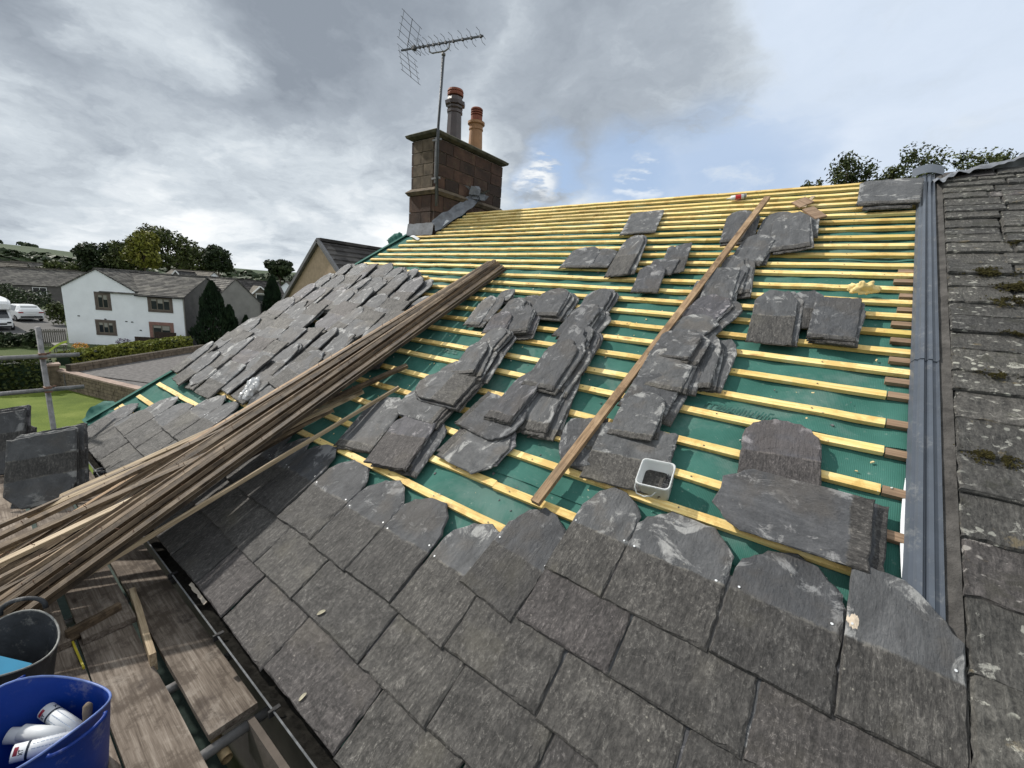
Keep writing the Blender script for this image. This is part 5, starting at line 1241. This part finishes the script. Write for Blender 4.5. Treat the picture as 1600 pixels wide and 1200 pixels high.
GT = thing('wooden_gate', A, 'weathered grey slatted wooden gate at the left corner of the white house', 'gate'); M_GATE = plain('grey_timber', (.165, .155, .135), .85, .3, 6, bmp=.5)
for k in range(13): q = MB(); q.box((Lg*(k+.5)/13, 0, .72), (Lg/13*.72, .025, 1.35 + .06*(k % 2)), Fm); part('slat', q, M_GATE, GT)
for z in (.3, 1.2): q = MB(); q.box((Lg/2, .03, z), (Lg, .03, .10), Fm); part('rail', q, M_GATE, GT)

# ---------------------------------------------------------------- houses
def roof_material(name, cols, sc):
    mt, t, b = mat(name); v, r = coords(t)
    br = t.vor(t.scalexyz(v, sc[0], sc[1], sc[2]), 1.0)[1]; sp = t.new('ShaderNodeSeparateColor'); t.l.new(br, sp.inputs[0])
    f = t.math('ADD', t.math('MULTIPLY', sp.outputs[0], .55), t.math('MULTIPLY', t.noise(v, .8, 6, .65), .6))
    c = t.ramp(f, (.25, cols[0]), (.55, cols[1]), (.85, cols[2])); t.put(b.inputs['Base Color'], c); b.inputs['Roughness'].default_value = .85
    bump(t, b, t.math('ADD', sp.outputs[0], t.noise(v, 9, 4, .7)), .6, .03); return mt
M_RSLATE = roof_material('grey_slate_roof', ((.030, .029, .028), (.085, .080, .073), (.17, .16, .14)), (2.4, 3.4, 3.4))
M_RTILE = roof_material('dark_tile_roof', ((.020, .018, .017), (.042, .038, .036), (.085, .078, .072)), (3.2, 3.2, 3.2))
M_RBROWN = roof_material('brown_tile_roof', ((.060, .052, .042), (.10, .088, .070), (.14, .125, .10)), (3, 3, 3))
M_WHITE = plain('white_render', (.90, .925, .955), .85, .05, 1.2, bmp=.35, rv=False, dust=.10, dcol=(.66, .68, .68))
M_GREYR = plain('grey_render', (.25, .24, .222), .9, .15, 1.2, bmp=.3, rv=False)
M_DARKR = plain('dark_roughcast', (.115, .108, .102), .9, .2, 2, bmp=.4, rv=False)
M_BEIGE = plain('beige_roughcast', (.42, .315, .215), .9, .16, 7, bmp=.5, rv=False)
M_SURR = plain('brown_stone_surround', (.125, .100, .085), .85, .25, 4, bmp=.3); M_PINKS = plain('pink_stone_surround', (.25, .14, .115), .85, .2, 4, bmp=.3)
M_WFRAME = plain('timber_window_frame', (.16, .135, .105), .6, .2, 4, bmp=0); M_CURT = plain('pale_blind', (.33, .32, .28), .8, .1, 3, bmp=0)
def house(name, loc, rot, label, group='houses of the village'):
    return thing(name, loc, label, 'house', group, rot)
def lw(root): 
    M = WM[root.name]; return lambda x, y, z: M @ Vector((x, y, z))
def block(root, x0, x1, y0, y1, ze, zr, axis, wm, rm, oh=.25, rows=14, walls=True, verge=None):
    f = lw(root); parts_ = []
    if walls:
        q = MB()
        if axis == 'x': poly = [(y0, -.5), (y1, -.5), (y1, ze), ((y0+y1)/2, zr), (y0, ze)]; q.prism(poly, x0, x1, lambda a, b2, h: f(h, a, b2))
        else: poly = [(x0, -.5), (x1, -.5), (x1, ze), ((x0+x1)/2, zr), (x0, ze)]; q.prism(poly, y0, y1, lambda a, b2, h: f(a, h, b2))
        part('wall', q, wm, root)
    a0, a1, c0_, c1 = (y0, y1, x0, x1) if axis == 'x' else (x0, x1, y0, y1)
    mid = (a0+a1)/2; sl = (zr-ze)/(mid-a0)
    for sg in (-1, 1):
        q = MB(); e = a0 if sg < 0 else a1
        ea = e + sg*oh; zea = ze - sl*oh
        for k in range(rows):
            u0, u1 = k/rows, (k+1)/rows + .012
            pa, pb = ea + (mid-ea)*u0, ea + (mid-ea)*min(u1, 1); za, zb = zea + (zr-zea)*u0 + .07, zea + (zr-zea)*min(u1, 1) + .03
            g = lambda a, z, c: f(c, a, z) if axis == 'x' else f(a, c, z)
            q.hexa([g(pa, za-.07, c0_-oh), g(pa, za-.07, c1+oh), g(pb, zb-.07, c1+oh), g(pb, zb-.07, c0_-oh), g(pa, za+.02, c0_-oh), g(pa, za+.02, c1+oh), g(pb, zb+.0, c1+oh), g(pb, zb+.0, c0_-oh)])
        part('roof', q, rm, root)
    g = lambda a, z, c: f(c, a, z) if axis == 'x' else f(a, c, z)
    q = MB(); q.bar(g(mid, zr+.06, c0_-oh), g(mid, zr+.06, c1+oh), .28, .10); part('ridge_tile', q, rm, root)
def window(root, face, u0, u1, z0, z1, lights, surr=None, fr=M_WFRAME, sw_=.2, blind=True):
    """face(u, z, out) -> world; out is metres in front of the wall"""
    w_ = MB()
    def bx(ua, ub, za, zb, o0, o1, mb_=w_, mi=0): mb_.hexa([face(ua, za, o1), face(ub, za, o1), face(ub, za, o0), face(ua, za, o0), face(ua, zb, o1), face(ub, zb, o1), face(ub, zb, o0), face(ua, zb, o0)], mi)
    if surr:
        bx(u0, u1, z1-sw_, z1, -.05, .03); bx(u0, u1, z0, z0+sw_*.9, -.05, .045); bx(u0, u0+sw_, z0+sw_*.9, z1-sw_, -.05, .028); bx(u1-sw_, u1, z0+sw_*.9, z1-sw_, -.05, .028)
        u0, u1, z0, z1 = u0+sw_, u1-sw_, z0+sw_*.9, z1-sw_
    n0 = len(w_.f); t_ = .07
    bx(u0, u1, z1-t_, z1, -.04, .012, mi=1); bx(u0, u1, z0, z0+t_, -.04, .014, mi=1)
    for k in range(lights+1):
        c = u0 + (u1-u0-t_)*k/lights; bx(c, c+t_, z0+t_, z1-t_, -.04, .010, mi=1)
    wo = part('window', w_, [surr or fr, fr], root)
    for k in range(lights):
        c = u0 + (u1-u0-t_)*k/lights; ua, ub = c+t_, c + (u1-u0-t_)/lights; q = MB(); bx(ua, ub, z0+t_, z1-t_, -.03, .003, mb_=q); part('pane', q, M_GLASS, wo)
        if blind: q = MB(); bx(ua+.02, ub-.02, z1-t_-.18*(1+k % 2), z1-t_, .0, .005, mb_=q); part('blind', q, M_CURT, wo)
WHA = ZP(108, 536, GZ); WHB = ZP(291, 545, GZ); WR = math.atan2(WHB.y-WHA.y, WHB.x-WHA.x)
WH = house('white_house', WHA, WR, 'white rendered house with brown stone window surrounds and mottled slate roof'); f = lw(WH)
block(WH, 0, 5.5, .0, 7.5, 4.78, 6.40, 'y', M_WHITE, M_RSLATE, .10, 16)
q = MB(); q.prism([(.0, -.5), (7.3, -.5), (7.3, 4.55), (3.65, 6.25), (.0, 4.55)], 5.503, 9.28, lambda a, b2, h: f(h, a, b2)); part('wall', q, M_WHITE, WH)
block(WH, 3.0, 9.28, 0, 7.3, 4.55, 6.30, 'x', M_WHITE, M_RSLATE, .14, 16, walls=False)
q = MB(); q.prism([(.05, -.5), (7.3, -.5), (7.3, 4.52), (3.65, 6.22), (.05, 4.52)], 9.284, 9.34, lambda a, b2, h: f(h, a, b2)); part('gable_wall', q, M_DARKR, WH)
fr_ = lambda u, z, o: f(u, -o, z)
window(WH, fr_, 2.40, 3.62, 3.0, 4.53, 2, M_SURR); window(WH, fr_, 6.45, 8.40, 3.1, 4.50, 3, M_SURR); window(WH, fr_, 2.22, 3.80, .85, 2.18, 3, M_SURR); window(WH, fr_, 6.38, 8.32, .10, 2.24, 2, M_PINKS, sw_=.26)
q = MB()
for (u, z) in ((.95, 2.35), (2.95, 2.2), (4.55, 2.1), (5.0, 2.08), (5.6, 1.4)): q.hexa([f(u, 0, z), f(u+.16, 0, z), f(u+.16, -.03, z), f(u, -.03, z), f(u, 0, z+.08), f(u+.16, 0, z+.08), f(u+.16, -.03, z+.08), f(u, -.03, z+.08)])
part('vent', q, M_BLACK, WH)
q = MB(); q.tube([f(9.30, -.06, -.2), f(9.30, -.06, 4.5)], .05, 8); part('downpipe', q, M_GREYR, WH); q = MB(); q.tube([f(5.6, -.22, 4.42), f(9.4, -.22, 4.42)], .06, 8); part('gutter', q, M_BLACK, WH)
FE = thing('board_fence', f(6.0, -1.3, 0), 'dark brown boarded fence in front of the white house doorway', 'fence', None, WR); M_FENCE = plain('dark_fence', (.040, .026, .020), .8, .3, 5, bmp=.4)
for k in range(18):
    u = 6.0 + k*.18; q = MB(); h = 1.05 if k < 9 else 1.55
    q.hexa([f(u, -1.3, 0), f(u+.165, -1.3, 0), f(u+.165, -1.275, 0), f(u, -1.275, 0), f(u, -1.3, h), f(u+.165, -1.3, h), f(u+.165, -1.275, h), f(u, -1.275, h)]); part('board', q, M_FENCE, FE)
# long slate roofed house at the far left
A = ZP(0, 443, -2.0); B = ZP(95, 447, -2.0); d = (B-A).normalized(); rot = math.atan2(d.y, d.x); LHo = A - d*22; LHo.z = GZ
LHs = house('long_house', LHo, rot, 'long dark roughcast house with a mottled slate roof behind the white car'); block(LHs, 0, 31 + (B-A).length - 3, 0, 8, 3.0, 5.35, 'x', M_DARKR, M_RSLATE, .2, 14)
fl = lw(LHs); u0 = 22 + (B-A).length*.50; window(LHs, lambda u, z, o: fl(u, -o, z), u0, u0+1.55, 1.55, 2.65, 2, None, M_WHITEPAINT, blind=False)
# grey gable house right of the white one
def facing(px, py, dep, turn):                     # a spot at a depth, and a rotation that turns local -y to the camera
    P = DP(px, py, dep); v_ = Vector((CAM.x-P.x, CAM.y-P.y)); return P, math.atan2(v_.y, v_.x) + math.pi/2 + turn
P, rt_ = facing(368, 436, 43, math.radians(34)); P.z = GZ
GH = house('grey_house', P, rt_, 'grey rendered gable house behind the tall conifer, joined to the white one'); block(GH, -2.7, 2.7, 0, 9, 3.9, 6.35, 'y', M_GREYR, M_RSLATE, .08, 14)
q = MB(); fg = lw(GH); q.tube([fg(2.62, -.08, 0), fg(2.62, -.08, 3.9)], .06, 8); part('downpipe', q, M_BLACK, GH)
P, rt_ = facing(333, 408, 66, math.radians(34)); P.z = GZ
H3 = house('white_gable_house', P, rt_, 'pale gable house with grey roof beyond the white house ridge'); block(H3, -3.0, 3.0, 0, 10, 4.6, 7.0, 'y', M_WHITE, M_RBROWN, .2, 10)
q = MB(); f3 = lw(H3); q.hexa([f3(1.6, -2, 5.0), f3(2.6, -2, 5.0), f3(2.6, -1, 5.0), f3(1.6, -1, 5.0), f3(1.6, -2, 5.9), f3(2.6, -2, 5.9), f3(2.6, -1, 5.9), f3(1.6, -1, 5.9)]); part('brick_chimney', q, plain('red_brick', (.16, .06, .045), .9, .2, 8), H3)
P, rt_ = facing(274, 412, 62, math.radians(-30)); P.z = GZ
PG = house('porch_gable', P, rt_, 'little white trimmed dormer gable peeping over the white house ridge', None); block(PG, -.9, .9, 0, 4.5, 5.7, 6.75, 'y', M_DARKR, M_RTILE, .12, 5)
fp = lw(PG); q = MB()
for sg in (-1, 1): q.bar(fp(sg*1.05, -.16, 5.55), fp(0, -.16, 6.82), .05, .16)
part('bargeboard', q, M_WHITEPAINT, PG)
P, rt_ = facing(402, 470, 58, math.radians(18)); P.z = GZ
H4 = house('dormer_house', P, rt_, 'house with a big dark tiled roof and one white trimmed dormer'); block(H4, -6.5, 4.2, 0, 9, 2.7, 6.2, 'x', M_GREYR, M_RTILE, .3, 16)
f4 = lw(H4); q = MB(); q.prism([(-.1, 3.3), (1.5, 3.3), (1.5, 4.7), (.7, 5.35), (-.1, 4.7)], .9, 3.6, lambda a, b2, h: f4(a, h, b2)); part('dormer', q, M_WFRAME, H4)
q = MB()
for sg in (-1, 1):
    q.hexa([f4(.7+sg*1.05, .7, 4.42), f4(.7, .7, 5.42), f4(.7, 4.2, 5.42), f4(.7+sg*1.05, 4.2, 4.42), f4(.7+sg*1.05, .7, 4.52), f4(.7, .7, 5.52), f4(.7, 4.2, 5.52), f4(.7+sg*1.05, 4.2, 4.52)])
part('dormer_roof', q, M_RBROWN, H4); q = MB()
for sg in (-1, 1): q.bar(f4(.7+sg*1.08, .66, 4.44), f4(.7, .66, 5.48), .05, .15)
part('bargeboard', q, M_WHITEPAINT, H4)
window(H4, lambda u, z, o: f4(u, .9-o, z), .15, 1.25, 3.35, 4.55, 1, None, M_WHITEPAINT, blind=True); window(H4, lambda u, z, o: f4(u, -o, z), -1.5, .9, .6, 2.0, 2, None, M_BLACK, blind=False)
P, rt_ = facing(447, 428, 80, math.radians(-35)); P.z = GZ
H5 = house('far_white_house', P, rt_, 'white gabled house with brown roof between the dormer house and the beige gable'); block(H5, -3.2, 3.2, 0, 9, 3.6, 6.3, 'y', M_WHITE, M_RBROWN, .2, 8)
# beige gable house next door, its ridge parallel to the chimney
BG = house('beige_house', (-14.61, 7.0, GZ), 0, 'beige roughcast gable house with dark tiled roof beyond the verge'); block(BG, -4.4, 4.4, 0, 9.5, 4.45, 8.05, 'y', M_BEIGE, M_RTILE, .06, 22)
fb = lw(BG); q = MB()
for sg in (-1, 1): q.bar(fb(sg*4.5, -.08, 4.37), fb(0, -.08, 8.08), .10, .12)
part('verge_board', q, plain('grey_verge', (.13, .13, .135), .7, .2, 6), BG)
# houses further off
for k, (px, py, dep, w_, l_, tr, wm, rm, lab) in enumerate(((12, 416, 85, 6, 14, -70, M_WHITE, M_RBROWN, 'far house with a grey roof and white gable at the left edge'), (42, 412, 100, 7, 13, 75, M_GREYR, M_RBROWN, 'far house with a broad plain roof behind the long slate roof'),
        (66, 411, 130, 7, 10, 40, M_WHITE, M_RBROWN, 'far pale house with pointed gable left of the terrace'), (92, 414, 120, 6, 16, 85, M_GREYR, M_RSLATE, 'far terrace roof just above the long house ridge'),
        (20, 405, 260, 9, 18, 60, M_WHITE, M_RSLATE, 'tiny house at the foot of the green hill, left'), (85, 407, 240, 9, 14, -50, M_GREYR, M_RSLATE, 'tiny house at the foot of the green hill, right'), (55, 404, 300, 9, 14, 20, M_WHITE, M_RSLATE, 'tiny white house at the foot of the green hill, middle'))):
    P, rt_ = facing(px, py, dep, math.radians(tr)); ap = P.z; P.z = GZ + height(P.x, P.y)
    hh = max(ap - P.z, 4.5); h_ = house('far_house', P, rt_, lab); block(h_, -w_/2, w_/2, 0, l_, hh*.6, hh, 'y', wm, rm, .2, 5)
# far trees and hedgerows on the slopes: one mass
rg = random.Random(8); mb = MB()
for k in range(900):
    px = rg.uniform(-200, 520); dep = rg.choice((170, 260, 380, 520, 800, 1100, 1500))*rg.uniform(.9, 1.1); P = DP(px, 400, dep); z = GZ + height(P.x, P.y); r = rg.uniform(2.0, 5.0)*(1 + dep/1500)
    if dep > 700 and mnoise.noise(Vector((P.x/130, P.y/130, 3))) < .12: continue
    for e in range(14):
        d = Vector((rg.gauss(0, 1), rg.gauss(0, 1), abs(rg.gauss(0, .8)))).normalized()*r; p = Vector((P.x, P.y, z)) + d; s = r*.55; nr = (d + Vector((rg.gauss(0, 1), rg.gauss(0, 1), rg.gauss(0, 1)))).normalized(); e1 = nr.orthogonal()*s; e2 = nr.cross(e1); mb.quad(p-e1, p-e2, p+e1, p+e2)
link('far_woods', mb.mesh('far_woods', M_LF_DARK), None, None, 'far hedgerows and woods dotted over the hillside', 'woods', None, 'stuff')

# ---------------------------------------------------------------- vehicles and garden things
M_CARW = plain('white_car_paint', (.74, .75, .76), .22, .03, 3, bmp=0, spec=.6); M_TYRE = plain('tyre', (.015, .015, .016), .8, .2, 9); M_LAMP = plain('red_lamp', (.28, .015, .02), .25, .1, 4, bmp=0)
def wheel(root, M, x, y, r):
    q = MB(); q.lathe([(r*.55, -.11), (r*.9, -.11), (r, -.07), (r, .07), (r*.9, .11), (r*.55, .11)], 20, M @ Matrix.Translation((x, y, r)) @ Matrix.Rotation(math.pi/2, 4, 'Y'))
    wo = part('wheel', q, M_TYRE, root); q = MB(); q.lathe([(.001, .10), (r*.55, .112), (r*.55, -.112), (.001, -.10)], 14, M @ Matrix.Translation((x, y, r)) @ Matrix.Rotation(math.pi/2, 4, 'Y')); part('rim', q, M_STEEL, wo)
def loft(secs, M, mi=0):                           # secs: list of (y, [(x, z) half outline from bottom centre up to top centre])
    q = MB(); n = None; rings = []
    for y, hs in secs:
        full = hs + [(-x, z) for x, z in reversed(hs[1:-1])]; i = len(q.v); q.v += [M @ Vector((x, y, z)) for x, z in full]; rings.append(i); n = len(full)
    for a, c in zip(rings[:-1], rings[1:]):
        for e in range(n): q.face((a+e, a+(e+1) % n, c+(e+1) % n, c+e))
    q.face([rings[0]+e for e in reversed(range(n))]); q.face([rings[-1]+e for e in range(n)]); return q
P = ZP(51, 503, GZ); v_ = Vector((CAM.x-P.x, CAM.y-P.y)); rt_ = math.atan2(v_.y, v_.x) + math.pi/2 + math.radians(16)
CAR = thing('parked_car', P, 'white hatchback parked with its rear to us on the drive beside the motorhome', 'car', None, rt_); Mc = WM[CAR.name] @ Matrix.Scale(1.12, 4)
def cs(w0, w1, z0, z1, zs, w2, zt): return [(0, z0), (w0, z0), (w1, (z0+zs)/2), (w1*.98, zs), (w2, zt*.97), (w2*.8, zt), (0, zt)]
q = loft([(0.0, cs(.80, .88, .42, 0, .95, .80, 1.02)), (.10, cs(.86, .92, .30, 0, 1.0, .72, 1.25)), (.55, cs(.88, .94, .26, 0, 1.02, .66, 1.60)), (1.2, cs(.88, .95, .24, 0, 1.02, .67, 1.66)), (2.4, cs(.88, .95, .24, 0, 1.0, .66, 1.62)), (3.1, cs(.88, .94, .25, 0, .98, .74, 1.15)), (3.9, cs(.86, .92, .28, 0, .86, .80, .98)), (4.35, cs(.74, .82, .36, 0, .70, .68, .78))], Mc)
part('body', q, M_CARW, CAR, smooth=False)
q = MB(); q.hexa([Mc @ Vector(p) for p in ((-.66, .10, 1.06), (.66, .10, 1.06), (.58, .60, 1.05), (-.58, .60, 1.05), (-.56, .36, 1.50), (.56, .36, 1.50), (.54, .62, 1.5), (-.54, .62, 1.5))]); part('rear_window', q, M_GLASS, CAR)
for sg in (-1, 1):
    q = MB(); q.hexa([Mc @ Vector(p) for p in ((sg*.93, .75, 1.06), (sg*.93, 3.0, 1.04), (sg*.80, 3.0, 1.04), (sg*.80, .75, 1.06), (sg*.715, .95, 1.52), (sg*.725, 2.45, 1.52), (sg*.6, 2.45, 1.52), (sg*.6, .95, 1.52))]); part('side_window', q, M_GLASS, CAR)
    q = MB(); q.box((sg*.70, .03, .93), (.34, .10, .11), Mc); part('tail_lamp', q, M_LAMP, CAR)
    for y in (.75, 3.45): wheel(CAR, Mc, sg*.84, y, .34)
q = MB(); q.box((0, .02, .50), (1.5, .12, .16), Mc); part('bumper', q, M_BLACK, CAR); q = MB(); q.box((0, -.01, .78), (.52, .03, .11), Mc); part('number_plate', q, M_WHITEPAINT, CAR)
P = ZP(-3, 516, GZ); v_ = Vector((CAM.x-P.x, CAM.y-P.y)); rt_ = math.atan2(v_.y, v_.x) + math.pi/2 + math.radians(5)
MH = thing('motorhome', P, 'white motorhome with a rounded box over its cab, facing us at the left edge', 'motorhome', None, rt_); Mh = WM[MH.name]
def hs_(w_, z0, zt, rr_=.18): return [(0, z0), (w_-.05, z0), (w_, z0+.2), (w_, zt-rr_), (w_-rr_, zt), (0, zt)]
part('body', loft([(1.5, hs_(1.12, .45, 2.75)), (1.9, hs_(1.16, .40, 2.95)), (6.4, hs_(1.16, .40, 2.95)), (6.5, hs_(1.1, .45, 2.8))], Mh), M_CARW, MH)
part('overcab', loft([(-.05, hs_(.95, 2.02, 2.50)), (.12, hs_(1.06, 1.92, 2.72)), (.8, hs_(1.12, 1.90, 2.92)), (1.89, hs_(1.158, 1.90, 2.948))], Mh), M_CARW, MH)
part('cab', loft([(-.75, hs_(.80, .40, .80)), (-.62, hs_(.95, .32, 1.02)), (.05, hs_(1.0, .30, 1.15)), (.55, hs_(.92, .30, 1.95, .1)), (1.55, hs_(.98, .30, 1.98, .1))], Mh), M_CARW, MH)
q = MB(); q.hexa([Mh @ Vector(p) for p in ((-.86, .0, 1.14), (.86, .0, 1.14), (.8, .3, 1.1), (-.8, .3, 1.1), (-.76, .50, 1.88), (.76, .50, 1.88), (.7, .7, 1.85), (-.7, .7, 1.85))]); part('windscreen', q, M_GLASS, MH)
q = MB(); q.box((0, -.74, .66), (1.1, .06, .15), Mh); part('grille', q, M_BLACK, MH); q = MB(); q.box((0, -.74, .42), (1.7, .12, .12), Mh); part('bumper', q, M_BLACK, MH)
for sg in (-1, 1):
    q = MB(); q.box((sg*.70, -.70, .78), (.28, .10, .16), Mh); part('headlight', q, M_GLASS, MH)
    for y in (.15, 5.0): wheel(MH, Mh, sg*.96, y, .34)
q = MB(); q.box((.2, 2.6, 2.99), (.7, .7, .12), Mh); part('roof_vent', q, M_WHITEP, MH)
# flowers and pots below the white house
M_FLOWER = plain('orange_petals', (.62, .30, .03), .6, .2, 30, bmp=0); M_CLAY = plain('garden_pot', (.20, .21, .24), .7, .2, 6)
for (px, py, mt, lab) in ((127, 551, M_FLOWER, 'pot of orange flowers below the white house wall'), (194, 543, plain('mauve_petals', (.20, .15, .22), .7, .3, 30, bmp=0), 'small pot of mauve heather against the white house wall')):
    P = ZP(px, py, GZ); root = thing('flower_pot', P, lab, 'flower pot', 'pots below the white house'); q = MB(); q.lathe([(.001, 0), (.22, 0), (.30, .34), (.27, .34), (.001, .30)], 16, Matrix.Translation(P)); part('pot', q, M_CLAY, root)
    q = MB(); leaves(q, [(P + Vector((0, 0, .52)), (.50, .50, .26))], 420, .055, random.Random(3)); part('flowers', q, mt, root, kind='stuff')
P = ZP(95, 552, GZ); TB = thing('garden_table', P, 'low grey garden table beside the wooden gate', 'table'); q = MB(); q.box(P + Vector((0, 0, .70)), (1.5, .7, .05)); part('table_top', q, M_GATE, TB)
for sx in (-.6, .6):
    for sy_ in (-.25, .25): q = MB(); q.box(P + Vector((sx, sy_, .34)), (.06, .06, .68)); part('leg', q, M_GATE, TB)
